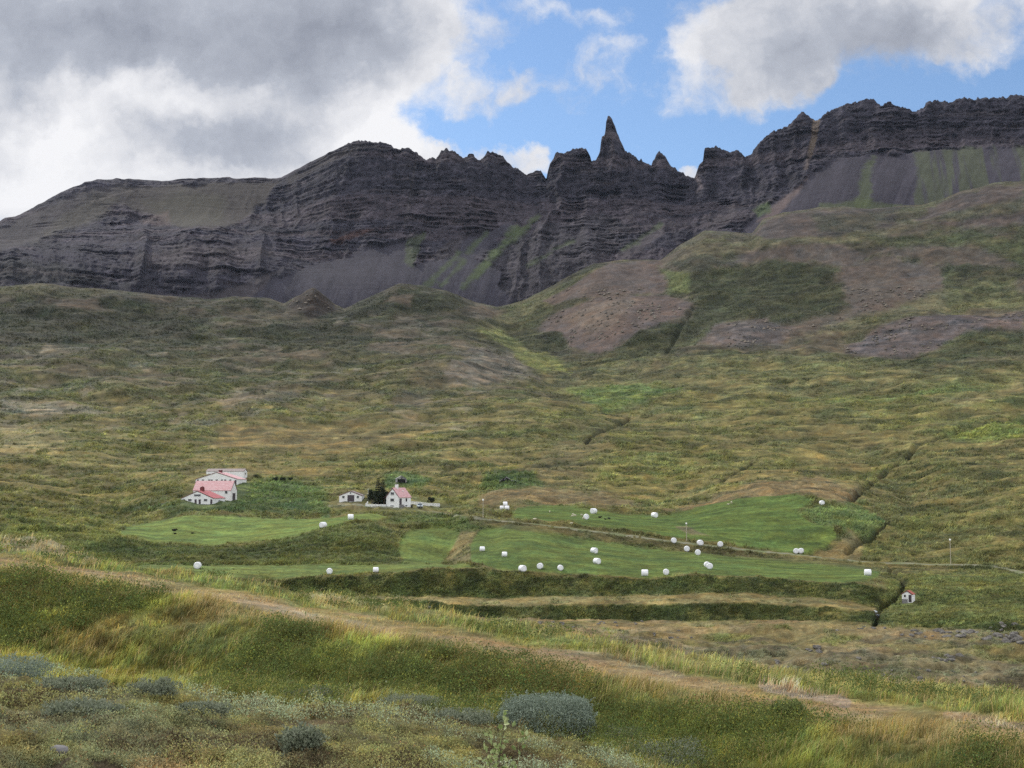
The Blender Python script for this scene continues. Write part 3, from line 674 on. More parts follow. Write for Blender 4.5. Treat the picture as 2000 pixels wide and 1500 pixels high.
for b in ((200, 60, 900, 330, 2.2), (120, 330, 520, 330, 1.5), (480, 290, 420, 250, 1.3), (650, 290, 205, 190, 1.15), (790, 60, 240, 210, 1.25), (935, 195, 130, 80, .62), (790, 290, 110, 90, .6), (890, 305, 150, 42, .9), (1045, 335, 75, 42, .95), (1345, 335, 85, 48, 1.1), (990, 312, 70, 30, .6),
          (1620, 10, 400, 190, 1.4), (1490, 105, 215, 150, 1.2), (1900, 20, 420, 140, .8), (1430, 200, 130, 80, .5), (1600, 150, 190, 90, .55), (1060, 5, 150, 60, .58), (1210, 5, 130, 50, .56), (1225, 120, 80, 110, .40), (1150, 70, 90, 110, .42), (1340, 150, 80, 200, .6), (1090, 160, 170, 100, .5), (1010, 150, 70, 70, .5), (740, 185, 90, 60, .55), (1220, 60, 120, 60, .32), (1130, 215, 80, 50, .4), (1900, 110, 200, 60, .5)):
    den = blob(*b, den, Pw)
wisp = n.noise(n.vm('MULTIPLY', Pw, (1.0, .8, 0)), 1.5, 9, .62)
fine = n.noise(n.vm('ADD', P, (31, 17, 0)), 5.0, 7, .6)
wis = n.m('ADD', n.m('MULTIPLY', n.m('SUBTRACT', wisp, .5), 1.9), n.m('MULTIPLY', n.m('SUBTRACT', fine, .5), .55))
d = n.m('ADD', den, n.m('MULTIPLY', wis, n.rng(den, 1.6, .25, .55, 1.0)))
front = n.rng(d, .22, 1.0)
# the rest of the sky: unseen broken cloud, brightened to fill the camera-facing walls
oth = n.rng(n.noise(tc, 2.2, 6, .55), .38, .56)
isf = n.rng(sx.outputs[1], .25, .5)
hi = n.rng(sx.outputs[2], .42, .56)
isf2 = n.m('MULTIPLY', isf, n.m('SUBTRACT', 1.0, hi))
mask = n.m('ADD', n.m('MULTIPLY', front, isf2), n.m('MULTIPLY', oth, n.m('SUBTRACT', 1.0, isf2)), clamp=True)
# brightness of the cloud: thick bases grey, thin rims bright
dk = None
for b in ((260, 60, 900, 210, .60), (700, 60, 380, 130, .22), (420, 270, 420, 150, .36), (560, 210, 330, 170, .3), (30, 230, 120, 100, .25), (1660, 70, 330, 150, .40), (1560, 150, 200, 130, .25), (1850, 60, 250, 90, .22)):
    dk = blob(*b, dk, Pw)
lt = None
for b in ((330, 190, 420, 75, .46), (110, 270, 200, 80, .4), (60, 400, 260, 110, .4), (740, 260, 220, 120, .42), (440, 340, 500, 50, .2), (850, 120, 200, 160, .2)):
    lt = blob(*b, lt, Pw)
tone = n.m('SUBTRACT', n.m('ADD', .74, lt), dk)
nz = n.m('ADD', n.m('MULTIPLY', n.m('SUBTRACT', n.noise(n.vm('ADD', Pw, (5, 2, 0)), .9, 7, .6), .5), 1.15), n.m('MULTIPLY', n.m('SUBTRACT', fine, .5), .34))
tone = n.m('ADD', tone, nz)
tone = n.m('MULTIPLY', tone, 1.0, clamp=True)
ramp = n.a('ShaderNodeValToRGB', None, i0=tone)
cr_ = ramp.color_ramp
cr_.elements[0].position = 0; cr_.elements[0].color = (.30, .325, .39, 1)
cr_.elements[1].position = 1; cr_.elements[1].color = (.93, .93, .95, 1)
e = cr_.elements.new(.4); e.color = (.47, .50, .57, 1)
e = cr_.elements.new(.72); e.color = (.74, .75, .79, 1)
BACK_FILL = 1.5  # added boost of the out-of-view cloud, lights walls facing the camera
col_o = n.mix(n.noise(tc, 3.1, 5, .5), (.75 * BACK_FILL, .77 * BACK_FILL, .82 * BACK_FILL), (1.45 * BACK_FILL, 1.42 * BACK_FILL, 1.38 * BACK_FILL))
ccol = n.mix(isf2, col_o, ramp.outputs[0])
bsky = n.a('ShaderNodeBackground', None, Color=blue, Strength=.105)
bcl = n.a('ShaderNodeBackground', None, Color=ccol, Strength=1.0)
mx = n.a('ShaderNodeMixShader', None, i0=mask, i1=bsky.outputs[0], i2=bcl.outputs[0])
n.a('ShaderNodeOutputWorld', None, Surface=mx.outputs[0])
w.cycles.sampling_method = 'MANUAL'; w.cycles.sample_map_resolution = 1024

sun_d = bpy.data.lights.new('sun', 'SUN'); sun_d.energy = 2.6; sun_d.angle = math.radians(.6); sun_d.color = (1.0, .95, .86)
sun = bpy.data.objects.new('sun', sun_d); COL.objects.link(sun)
az, el = math.radians(SUN_AZ), math.radians(SUN_EL)
sun.rotation_euler = Vector((math.sin(az) * math.cos(el), math.cos(az) * math.cos(el), math.sin(el))).to_track_quat('Z', 'Y').to_euler()
scene.view_settings.view_transform = 'Standard'; scene.view_settings.look = 'None'
scene.view_settings.exposure = 0; scene.view_settings.gamma = 1
scene.cycles.max_bounces = 5; scene.cycles.diffuse_bounces = 2; scene.cycles.transparent_max_bounces = 6
scene.cycles.use_denoising = False; scene.cycles.denoiser = 'OPENIMAGEDENOISE'; scene.cycles.denoising_input_passes = 'RGB_ALBEDO_NORMAL'; scene.cycles.denoising_prefilter = 'ACCURATE'
scene.cycles.sample_clamp_indirect = 4

# ------------------------------------------------------------------ ground and mountain materials
def mat_new(name):
    m = bpy.data.materials.new(name); m.use_nodes = True
    return m, N(m.node_tree)
def principled(k, color, rough=.9, spec=.2, normal=None, **kw):
    b = k.a('ShaderNodeBsdfPrincipled')
    for s, v in (('Base Color', color), ('Roughness', rough), ('Specular IOR Level', spec), ('Normal', normal), *kw.items()):
        if v is None: continue
        if hasattr(v, 'links'): k.l.new(v, b.inputs[s])
        else: b.inputs[s].default_value = v if not (isinstance(v, tuple) and len(v) == 3) else (*v, 1)
    k.a('ShaderNodeOutputMaterial', None, Surface=b.outputs[0])
    return b
m_ground, k = mat_new('ground_cover')
at = k.a('ShaderNodeAttribute', {'attribute_name': 'cover'}).outputs['Color']
ob = k.a('ShaderNodeTexCoord').outputs['Object']
n1 = k.noise(ob, .9, 8, .68); n2 = k.noise(ob, 9.0, 6, .65); n3 = k.noise(ob, .12, 6, .6)
f = k.m('MULTIPLY', k.m('MULTIPLY', k.rng(n1, .25, .75, .62, 1.38), k.rng(n2, .25, .75, .7, 1.3)), k.rng(n3, .3, .7, .82, 1.18))
sc = k.a('ShaderNodeVectorMath', {'operation': 'SCALE'}, i0=at); k.l.new(f, sc.inputs['Scale'])
h = k.m('ADD', k.m('MULTIPLY', n1, .6), k.m('MULTIPLY', n2, .08))
bp = k.a('ShaderNodeBump', None, Strength=.8, Distance=.5, Height=h)
principled(k, sc.outputs[0], .95, .1, bp.outputs[0])
m_rock, k = mat_new('mountain_rock')
at = k.a('ShaderNodeAttribute', {'attribute_name': 'cover'}).outputs['Color']
rk = k.a('ShaderNodeAttribute', {'attribute_name': 'rock'}).outputs['Fac']
ob = k.a('ShaderNodeTexCoord').outputs['Object']
mp_ = k.a('ShaderNodeMapping', None, Vector=ob, Scale=(.06, .06, .12)).outputs[0]
n1 = k.noise(mp_, 1.0, 9, .66); n2 = k.noise(ob, .16, 6, .6)
f = k.m('MULTIPLY', k.rng(n1, .25, .75, .66, 1.36), k.rng(n2, .25, .75, .8, 1.2))
f = k.m('ADD', k.m('MULTIPLY', f, rk), k.m('SUBTRACT', 1.0, rk))
sc = k.a('ShaderNodeVectorMath', {'operation': 'SCALE'}, i0=at); k.l.new(f, sc.inputs['Scale'])
bp = k.a('ShaderNodeBump', None, Distance=7.0, Height=n1); k.l.new(k.m('MULTIPLY', rk, .9), bp.inputs['Strength'])
principled(k, sc.outputs[0], .95, .1, bp.outputs[0])

gxx, gyy = GD * np.sin(GTH), GD * np.cos(GTH)
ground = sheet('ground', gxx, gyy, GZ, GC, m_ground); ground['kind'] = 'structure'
mount = sheet('mountain', MX, MY, MZ, MC, m_rock, {'rock': np.clip(ROCK, .12, 1)}); mount['kind'] = 'structure'
# ------------------------------------------------------------------ things: helpers
def simple(name, col, rough=.8, spec=.3, var=.0, scale=3.0, stretch=(1, 1, 1), col2=None):
    m, k = mat_new(name)
    if var or col2:
        ob = k.a('ShaderNodeTexCoord').outputs['Object']
        v = k.a('ShaderNodeMapping', None, Vector=ob, Scale=stretch).outputs[0]
        f = k.noise(v, scale, 6, .6)
        c2 = col2 or tuple(c * (1 - var) for c in col)
        c = k.mix(k.rng(f, .35, .65), tuple(col), tuple(c2))
    else: c = tuple(col)
    principled(k, c, rough, spec)
    return m
MT = dict(
    white=simple('white_render', (.80, .80, .79), .8, .3, col2=(.75, .745, .73), scale=.5),
    whitew=simple('warm_white_render', (.80, .78, .76), .8, .3, col2=(.72, .69, .67), scale=.6, stretch=(1, 1, .4)),
    pink=simple('faded_red_roofing', (.52, .27, .275), .6, .3, col2=(.60, .40, .40), scale=1.5, stretch=(2.5, .5, .5)),
    red=simple('red_roofing', (.36, .085, .09), .6, .3, col2=(.42, .14, .14), scale=1.5, stretch=(2.5, .5, .5)),
    brownroof=simple('rusty_grey_roofing', (.17, .12, .11), .7, .3, col2=(.30, .26, .25), scale=2.2, stretch=(1.5, 1, 1)),
    orange=simple('orange_red_roofing', (.40, .11, .07), .6, .3, .3),
    dred=simple('dark_red_metal', (.16, .03, .035), .5, .4, .3),
    trim=simple('dark_red_trim', (.14, .045, .05), .6, .3, .3),
    dark=simple('dark_brown_door', (.055, .045, .05), .6, .3, .3),
    slate=simple('grey_brown_door', (.085, .068, .078), .6, .3, .3),
    glass=simple('window_glass', (.030, .033, .042), .12, .6),
    conc=simple('grey_concrete', (.22, .21, .21), .9, .2, .3),
    bale=simple('white_bale_wrap', (.86, .86, .88), .32, .5, col2=(.78, .78, .80), scale=2.5),
    baleend=simple('shaded_bale_end_wrap', (.62, .63, .67), .38, .5, col2=(.52, .53, .57), scale=5),  # same white film, shade of the end face put into the colour
    wool=simple('cream_wool', (.66, .60, .46), .95, .1, .25, 8),
    black=simple('black_wool', (.018, .016, .016), .95, .1, .3, 8),
    face=simple('pale_face', (.45, .40, .33), .9, .1),
    stone=simple('lava_rock', (.075, .068, .062), .9, .2, col2=(.19, .18, .16), scale=2.2),
    wood=simple('weathered_grey_wood', (.33, .32, .32), .85, .2, .4, 2, (1, 1, .3)),
    woodd=simple('dark_turf_timber', (.030, .030, .032), .9, .1, .4),
    pole=simple('bleached_pole', (.42, .38, .28), .8, .2, .2),
    polew=simple('white_paint', (.82, .82, .80), .5, .4),
    car=simple('pale_blue_car_paint', (.62, .72, .80), .25, .6),
    rubber=simple('rubber', (.02, .02, .02), .8, .3),
    bark=simple('bark', (.10, .075, .055), .9, .1, .3, 6),
    water=simple('white_water', (.55, .60, .64), .3, .5, .3, 3),
)
def foliage_mat(name, col, col2, transl=.35, rough=.7, attr=False):
    m, k = mat_new(name)
    if attr: c = k.a('ShaderNodeAttribute', {'attribute_name': 'cover'}).outputs['Color']
    else:
        g = k.a('ShaderNodeNewGeometry').outputs['Random Per Island']
        c = k.mix(g, tuple(col), tuple(col2))
    d = k.a('ShaderNodeBsdfPrincipled', None, Roughness=rough); k.l.new(c, d.inputs['Base Color']); d.inputs['Specular IOR Level'].default_value = .25
    t = k.a('ShaderNodeBsdfTranslucent'); k.l.new(c, t.inputs['Color'])
    x = k.a('ShaderNodeMixShader', None, i0=transl, i1=d.outputs[0], i2=t.outputs[0])
    k.a('ShaderNodeOutputMaterial', None, Surface=x.outputs[0])
    return m

class MB:
    def __init__(s): s.v = []; s.f = []
    def add(s, vs, fs):
        b = len(s.v); s.v += [tuple(v) for v in vs]; s.f += [tuple(i + b for i in f) for f in fs]; return s
    def box(s, c, d, rz=0, taper=1.0):
        x, y, z = d[0] / 2, d[1] / 2, d[2] / 2
        vs = []
        for zz, t in ((-z, 1), (z, taper)):
            for px, py in ((-x, -y), (x, -y), (x, y), (-x, y)):
                px *= t; py *= t
                vs.append((c[0] + px * math.cos(rz) - py * math.sin(rz), c[1] + px * math.sin(rz) + py * math.cos(rz), c[2] + zz))
        return s.add(vs, [(3, 2, 1, 0), (4, 5, 6, 7), (0, 1, 5, 4), (1, 2, 6, 5), (2, 3, 7, 6), (3, 0, 4, 7)])
    def extrude(s, prof, y0, y1):
        """closed (x,z) profile, counter-clockwise seen from -y, swept along y"""
        n_ = len(prof)
        vs = [(x, y0, z) for x, z in prof] + [(x, y1, z) for x, z in prof]
        return s.add(vs, [tuple(range(n_)), tuple(range(2 * n_ - 1, n_ - 1, -1))] + [(i + n_, (i + 1) % n_ + n_, (i + 1) % n_, i) for i in range(n_)])
    def tube(s, pts, rad, k=6):
        rings = []
        for i, p in enumerate(pts):
            p = Vector(p); a = Vector(pts[max(i - 1, 0)]); b = Vector(pts[min(i + 1, len(pts) - 1)])
            t = (b - a).normalized(); u = t.orthogonal().normalized(); w_ = t.cross(u)
            r = rad[i] if isinstance(rad, (list, tuple)) else rad
            rings.append([p + (u * math.cos(q) + w_ * math.sin(q)) * r for q in [2 * math.pi * j / k for j in range(k)]])
        vs = [v for r in rings for v in r]; fs = []
        for i in range(len(rings) - 1):
            for j in range(k): fs.append((i * k + j, i * k + (j + 1) % k, (i + 1) * k + (j + 1) % k, (i + 1) * k + j))
        fs += [tuple(range(k - 1, -1, -1)), tuple(range((len(rings) - 1) * k, len(rings) * k))]
        return s.add(vs, fs)
    def lathe(s, prof, k=20, axis='z', o=(0, 0, 0)):
        vs, fs = [], []
        for r, h in prof:
            for j in range(k):
                q = 2 * math.pi * j / k; a, b = r * math.cos(q), r * math.sin(q)
                p = (a, b, h) if axis == 'z' else (h, a, b) if axis == 'x' else (b, h, a)
                vs.append((p[0] + o[0], p[1] + o[1], p[2] + o[2]))
        for i in range(len(prof) - 1):
            for j in range(k): fs.append((i * k + j, i * k + (j + 1) % k, (i + 1) * k + (j + 1) % k, (i + 1) * k + j))
        fs += [tuple(range(k - 1, -1, -1)), tuple(range((len(prof) - 1) * k, len(prof) * k))]
        return s.add(vs, fs)
    def blob(s, c, r, seed=0, rough=.0, sub=2):
        bm = bmesh.new(); bmesh.ops.create_icosphere(bm, subdivisions=sub, radius=1)
        rr = random.Random(seed); ph = [(rr.uniform(-1, 1), rr.uniform(-1, 1), rr.uniform(-1, 1), rr.uniform(0, 6)) for _ in range(5)]
        vs = []
        for v in bm.verts:
            f_ = 1 + rough * sum(math.sin(3.2 * (v.co.x * a + v.co.y * b + v.co.z * g) + h_) for a, b, g, h_ in ph) / 2.2
            vs.append((c[0] + v.co.x * r[0] * f_, c[1] + v.co.y * r[1] * f_, c[2] + v.co.z * r[2] * f_))
        fs = [tuple(v.index for v in f.verts) for f in bm.faces]; bm.free()
        return s.add(vs, fs)
    def build(s, name, mat, parent=None, smooth=False, loc=None):
        me = bpy.data.meshes.new(name); me.from_pydata(s.v, [], s.f); me.materials.append(mat)
        if smooth: me.polygons.foreach_set('use_smooth', [True] * len(me.polygons))
        bm = bmesh.new(); bm.from_mesh(me); bmesh.ops.recalc_face_normals(bm, faces=bm.faces); bm.to_mesh(me); bm.free()
        o = bpy.data.objects.new(name, me); COL.objects.link(o)
        if parent: o.parent = parent
        if loc: o.location = loc
        return o
def tag(o, label, cat, group=None, kind=None):
    if label: o['label'] = label
    if cat: o['category'] = cat
    if group: o['group'] = group
    if kind: o['kind'] = kind
    return o
def root(name, loc, rz, label, cat, group=None):
    o = bpy.data.objects.new(name, None); COL.objects.link(o); o.empty_display_size = .3
    o.location = loc; o.rotation_euler = (0, 0, rz)
    return tag(o, label, cat, group)
def rot2(x, y, a): return x * math.cos(a) - y * math.sin(a), x * math.sin(a) + y * math.cos(a)

# ------------------------------------------------------------------ farm buildings
class House:
    """gable house; local x across the gable, y along the ridge (gable front at -y). corner: local (sx, sy) signs of the footprint corner seen at (u, v)."""
    def __init__(s, name, label, cat, u, v, tilt, wpx, lpx, epx, rpx, corner=(1, -1), wall='white', roof='pink', eave=.25, side='gable', D=None, thick=.14, rw=None, hip=0):
        x, y, z, d = hit(u, v)
        th = math.atan2(x, y); m = d / F                       # metres per photo pixel there
        a = math.radians(tilt)
        s.m = m
        if side == 'gable':                                    # gable turned `tilt` degrees to the left of facing us
            rz = -th - a; s.w = wpx * m / math.cos(a); s.L = lpx * m / math.sin(a)
        else:                                                  # long wall faces us, gable looks right
            rz = -th + math.pi / 2 - a; s.L = lpx * m / math.cos(a); s.w = wpx * m / math.sin(a)
        s.he, s.hr = epx * m, rpx * m
        ox, oy = rot2(corner[0] * s.w / 2, corner[1] * s.L / 2, rz)
        s.r = root(name, (x - ox, y - oy, z), rz, label, cat)
        w, L, he, hr = s.w, s.L, s.he, s.hr
        lowz = -2.2
        s.wall = MB().extrude([(-w / 2, lowz), (w / 2, lowz), (w / 2, he), (0, hr), (-w / 2, he)], -L / 2, L / 2).build('wall', MT[wall], s.r)
        k = (hr - he) / (w / 2); q = MB(); t = thick; e = eave; ye = L / 2 + eave * .6
        nl = math.hypot(1, k); dz = t * nl
        for sg in (-1, 1):
            p = [(0, hr + .01), (sg * (w / 2 + e), he - k * e + .01), (sg * (w / 2 + e), he - k * e + dz), (0, hr + dz)]
            q.extrude(p if sg < 0 else p[::-1], -ye, ye)
        s.roof = q.build('roof', MT[roof], s.r)
        for yy in (-ye - .02, ye + .02):                       # barge boards along the gable edges
            for sg in (-1, 1):
                p = [(0, hr - .10), (sg * (w / 2 + e), he - k * e - .10), (sg * (w / 2 + e), he - k * e + dz - .02), (0, hr + dz - .02)]
                MB().extrude(p if sg < 0 else p[::-1], yy - .03, yy + .03).build('barge_board', MT['trim'], s.roof)
        s.k = k; s.dz = dz
    def opening(s, kind, face, c, zc, wd, ht, mat='glass', frame=None, px=True):
        """c along the wall and zc from the base; all in photo pixels when px"""
        if px: c, zc, wd, ht = c * s.m, zc * s.m, wd * s.m, ht * s.m
        q = MB(); f_ = MB()
        n_, t = (1.0, 0)
        def bx(mb, cc, zz, a, b, dep, out):
            if face == 'front': mb.box((cc, -s.w * 0 - s.L / 2 - out, zz), (a, dep, b))
            elif face == 'right': mb.box((s.w / 2 + out, cc, zz), (dep, a, b))
            elif face == 'left': mb.box((-s.w / 2 - out, cc, zz), (dep, a, b))
        if kind == 'window':
            fr = .09
            bx(f_, c, zc + ht / 2 + fr / 2, wd + 2 * fr, fr, .10, .02); bx(f_, c, zc - ht / 2 - fr / 2, wd + 2 * fr + .1, fr, .16, .04)
            bx(f_, c - wd / 2 - fr / 2, zc, fr, ht, .10, .02); bx(f_, c + wd / 2 + fr / 2, zc, fr, ht, .10, .02)
            o = f_.build('window', MT[frame or 'white'], s.r)
            bx(q, c, zc, wd, ht, .06, .012); q.build('pane', MT[mat], o)
        else:
            bx(q, c, zc, wd, ht, .08, .02); o = q.build('door', MT[mat], s.r)
            h_ = MB(); bx(h_, c + wd * .38, zc, .06, .18, .1, .07); h_.build('handle', MT['conc'], o)
        return o
    def on_roof(s, name, mat, y, d, up, x=0, lathe=False):
        """a piece standing on the ridge; y, sizes in metres"""
        q = MB(); zb = s.hr - abs(x) * s.k - d[0] / 2 * s.k - .05
        q.box((x, y, (zb + s.hr + up) / 2), (d[0], d[1], s.hr + up - zb))
        o = q.build(name, MT[mat], s.roof)
        c = MB().box((x, y, s.hr + up + .06), (d[0] + .22, d[1] + .22, .12)); 
        c.build('cap', MT[mat], o) if False else None
        return o

# farmhouse
H = House('farmhouse', 'tall white farmhouse with steep faded red roof and white chimney, beside the dark trees', 'farmhouse', 778.9, 991.8, 40, 24.5, 23.2, 21.0, 38.0, eave=.28)
m = H.m; ca, sa = math.cos(math.radians(40)), math.sin(math.radians(40))
H.opening('window', 'front', -.2 / ca, 27.5, 6.6 / ca, 5.0)
H.opening('window', 'front', -.4 / ca, 15.0, 7.0 / ca, 5.6)
H.opening('window', 'front', -.4 / ca, 3.6, 6.5 / ca, 1.5)
H.opening('door', 'right', (-11.6 + 3.2) / sa, 12.0, 4.4 / sa, 12.0, 'slate')
H.opening('window', 'right', (-11.6 + 14.3) / sa, 15.2, 3.4 / sa, 6.2)
H.opening('window', 'right', (-11.6 + 14.3) / sa, 4.0, 3.2 / sa, 2.4)
st_ = MB()
for i in range(4): st_.box((H.w / 2 + .55 - .18 * i * 0 + (3 - i) * .12, (-11.6 + 3.0) / sa * m, .15 + .28 * i), (1.0 + (3 - i) * .3, 1.25, .30))
st_.build('steps', MT['conc'], H.r)
ch = H.on_roof('chimney', 'white', -H.L / 2 + H.L * .34, (.85, .85), 1.35)
MB().box((0, -H.L / 2 + H.L * .34, H.hr + 1.42), (1.0, 1.0, .14)).build('cap', MT['conc'], ch)
yy = H.w * .2
MB().box((yy, H.L * .12, H.hr - yy * H.k + H.dz), (.5, .7, .25)).build('skylight', MT['polew'], H.roof)
# garage
Gg = House('garage', 'low white garage with a wide dark door and brown roof, left of the dark trees', 'garage', 706.3, 979.0, 10, 43, 5.2, 11.0, 19.5, roof='brownroof', eave=.22)
Gg.opening('door', 'front', .8, 5.6, 13.2, 12.6, 'slate')
Gg.opening('window', 'front', -13.6, 8.0, 4.4, 4.2); Gg.opening('window', 'front', 14.4, 8.2, 4.2, 4.2); Gg.opening('window', 'front', 0, 16.0, 2.8, 2.6)
# barns, lowest first
B1 = House('sheep_barn', 'small low white barn with a bright red roof and vent, lowest of the barn cluster', 'barn', 416.4, 984.6, 20, 58.8, 22, 11.0, 24.5, roof='red', eave=.18)
for cx in (-24.5, -3.0, 4.5, 26.0): B1.opening('door', 'front', cx / .94, 4.6, 4.0, 8.8, 'slate')
for cx in (-13.6, 15.2): B1.opening('window', 'front', cx / .94, 7.6, 6.8, 4.2)
B1.opening('window', 'front', 0, 16.6, 13.0, 3.6)
B1.opening('window', 'right', 0, 6.6, 12, 1.2, 'conc')
v_ = B1.on_roof('roof_vent', 'dred', -B1.L * .12, (1.25, 1.25), 1.15)
MB().lathe([(.75, 0), (.72, .25), (.4, .55), (.05, .62)], 12, o=(0, -B1.L * .12, B1.hr + 1.13)).build('cowl', MT['dred'], v_, True)
B2 = House('hay_barn', 'tall white hay barn with a large faded pink roof, middle of the barn cluster', 'barn', 450.6, 978.6, 20, 11.4, 70, 20.5, 37.5, corner=(-1, -1), wall='whitew', side='long', eave=.2)
B2.opening('window', 'left', (70 / 2 - 26.4 - 70 / 2) / .94 * 1 + 0 - 0, 16.6, 5.2, 4.8)
B2.opening('door', 'front', 0, 8.0, 5.2 / .34, 14.0, 'slate')
B3 = House('cattle_barn', 'wide white barn gable with a row of small windows, behind the pink-roofed barn', 'barn', 463.8, 946.8, 20, 78, 17, 10.6, 23.5, roof='pink', eave=.2)
for cx in (-35, -25.4, -13.8, -9.2, 0.4, 10, 16.2, 25.6): B3.opening('window', 'front', cx / .94, 8.4, 4.0, 3.6)
B3.opening('door', 'front', 35.4 / .94, 4.6, 3.6, 9.0, 'slate')
v_ = B3.on_roof('roof_vent', 'dred', -B3.L * .1, (1.2, 1.2), .9)
MB().box((0, -B3.L * .1, B3.hr + .95), (1.5, 1.5, .15)).build('cowl', MT['dred'], v_)
MB().tube([(-B3.w * .08, -B3.L * .4, B3.hr - 1.0), (-B3.w * .08, -B3.L * .4, B3.hr + .6)], .09).build('pipe', MT['conc'], B3.roof)
B4 = House('long_shed', 'long white shed with a thin rusty brown roof, highest of the barn cluster', 'shed', 475.8, 937.0, 16, 6.6, 70, 16.0, 20.8, corner=(-1, -1), wall='white', side='long', roof='brownroof', eave=.15)
B4.opening('window', 'front', 0, 12.0, 2.0 / .3, 4.0)
# hut by the creek
Hu = House('pump_hut', 'tiny white hut with a dark door and orange roof above the creek', 'hut', 1782.2, 1177.0, 24, 18.2, 4.6, 15.0, 21.0, roof='orange', eave=.10, thick=.08)
Hu.opening('window', 'front', -4.0, 11.4, 4.0, 4.6); Hu.opening('door', 'front', 5.6, 7.2, 5.4, 13.0, 'dark')
MB().box((-Hu.w * .22, -Hu.L / 2 - .12, .1), (Hu.w * .48, .25, 1.0)).build('plinth', MT['conc'], Hu.r)

# old grey shed with its open front, and the fallen turf house
x, y, z, d = hit(783, 942); m = d / F; th = math.atan2(x, y)
o = root('ruined_shed', (x, y, z), -th + .12, 'weathered grey open-fronted shed sunk in grass above the farmhouse', 'ruined shed')
q = MB()
for sg in (-1, 1):
    p = [(0, 12 * m), (sg * 10.2 * m, 6.2 * m), (sg * 10.2 * m, 6.2 * m + .16), (0, 12 * m + .16)]
    q.extrude(p if sg < 0 else p[::-1], -2.2, 2.4)
q.build('roof', MT['wood'], o)
q = MB().extrude([(-9 * m, 6.2 * m), (9 * m, 6.2 * m), (0, 11.3 * m)], -2.0, -1.9)
q.box((-8.6 * m, -1.9, 3 * m), (.5, .3, 6.4 * m)); q.box((8.8 * m, -1.9, 3 * m), (.45, .3, 6.4 * m)); q.box((0, 2.2, 3 * m), (18 * m, .2, 6.6 * m)); q.box((-9 * m, 0, 3 * m), (.2, 4.2, 6.6 * m)); q.box((9 * m, 0, 3 * m), (.2, 4.2, 6.6 * m))
q.build('wall', MT['wood'], o)
q = MB().box((.6 * m, -2.06, 8.2 * m), (2.2 * m, .06, 3.2 * m)); q.build('loft_door', MT['dark'], o)
q = MB().box((1.0 * m, -1.5, 2.4 * m), (13 * m, .1, 5.2 * m)); q.build('opening', MT['woodd'], o)  # dark panel stands in for the shade inside the open front
x, y, z, d = hit(990, 941); m = d / F; th = math.atan2(x, y)
o = root('turf_house_ruin', (x, y, z), -th, 'collapsed black turf house in a green hollow on the slope', 'ruin')
MB().extrude([(-16 * m, -1), (20 * m, -1), (19 * m, 1.2 * m), (13 * m, 3.2 * m), (8 * m, 3.4 * m), (4 * m, 7 * m), (-2.5 * m, 9.6 * m), (-7 * m, 6 * m), (-10 * m, 5.6 * m), (-13 * m, 3 * m)], -.2, 2.6).build('wall', MT['woodd'], o)
q = MB()
q.tube([(-5 * m, -.35, 4 * m), (-1.5 * m, -.35, 9 * m), (6 * m, -.35, 5 * m)], .16); q.tube([(-14 * m, -.4, 1 * m), (-8 * m, -.4, 5.6 * m)], .14); q.tube([(8 * m, -.4, 2 * m), (19 * m, -.4, 2.2 * m)], .13)
q.build('rafter', MT['wood'], o)
q = MB().box((-15 * m, -.5, 2 * m), (1.2 * m, .3, 2.4 * m)); q.build('post', MT['conc'], o)

# ------------------------------------------------------------------ white picket walls round the yard
def fence(name, label, pix_pts, hpx, step=.34):
    P = [hit(*p) for p in pix_pts]
    o = root(name, P[0][:3], 0, label, 'fence')
    ox, oy, oz = P[0][:3]
    pk, rl, po = MB(), MB(), []
    for i in range(len(P) - 1):
        a, b = Vector(P[i][:2]), Vector(P[i + 1][:2]); L = (b - a).length; rz = math.atan2(b.y - a.y, b.x - a.x)
        h = hpx * P[i][3] / F
        k = max(int(L / step), 1)
        for j in range(k + 1):
            p = a + (b - a) * (j / k); zz = P[i][2] + (P[i + 1][2] - P[i][2]) * j / k
            pk.box((p.x - ox, p.y - oy, zz - oz + h * .5), (step * .8, .05, h), rz)
            if j % 6 == 0: po.append((p.x - ox, p.y - oy, zz - oz, h, rz))
        c = (a + b) / 2; dz = math.atan2(P[i + 1][2] - P[i][2], L)
        for fz in (.22, .82):
            ca_, sa_ = math.cos(rz), math.sin(rz)
            za, zb = P[i][2] - oz + h * fz, P[i + 1][2] - oz + h * fz
            rl.tube([(a.x - ox + sa_ * .06, a.y - oy - ca_ * .06, za), (b.x - ox + sa_ * .06, b.y - oy - ca_ * .06, zb)], .05, 4)
    pk.build('picket_row', MT['polew'], o); rl.build('rail', MT['polew'], o)
    for p in po: MB().box((p[0], p[1], p[2] + p[3] * .42), (.16, .16, p[3] * 1.35), p[4]).build('post', MT['polew'], o)
    return o
fence('picket_fence', 'white picket fence in front of the dark trees, left of the farmhouse', [(718.5, 983.5), (714.3, 989.2), (734, 989.6), (753, 990.0)], 4.8)
fence('picket_fence', 'white picket fence running right from the farmhouse behind the parked car', [(803, 985.0), (820, 986.0), (838, 988.6), (859, 989.2)], 5.6)

# flagpole
x, y, z, d = hit(718.6, 985); m = d / F
o = root('flagpole', (x, y, z), 0, 'thin white flagpole at the left end of the yard fence', 'flagpole')
MB().tube([(0, 0, -.3), (0, 0, 29 * m)], [.11, .06], 8).build('pole', MT['polew'], o); MB().blob((0, 0, 29.4 * m), (.12, .12, .12), sub=1).build('finial', MT['polew'], o)
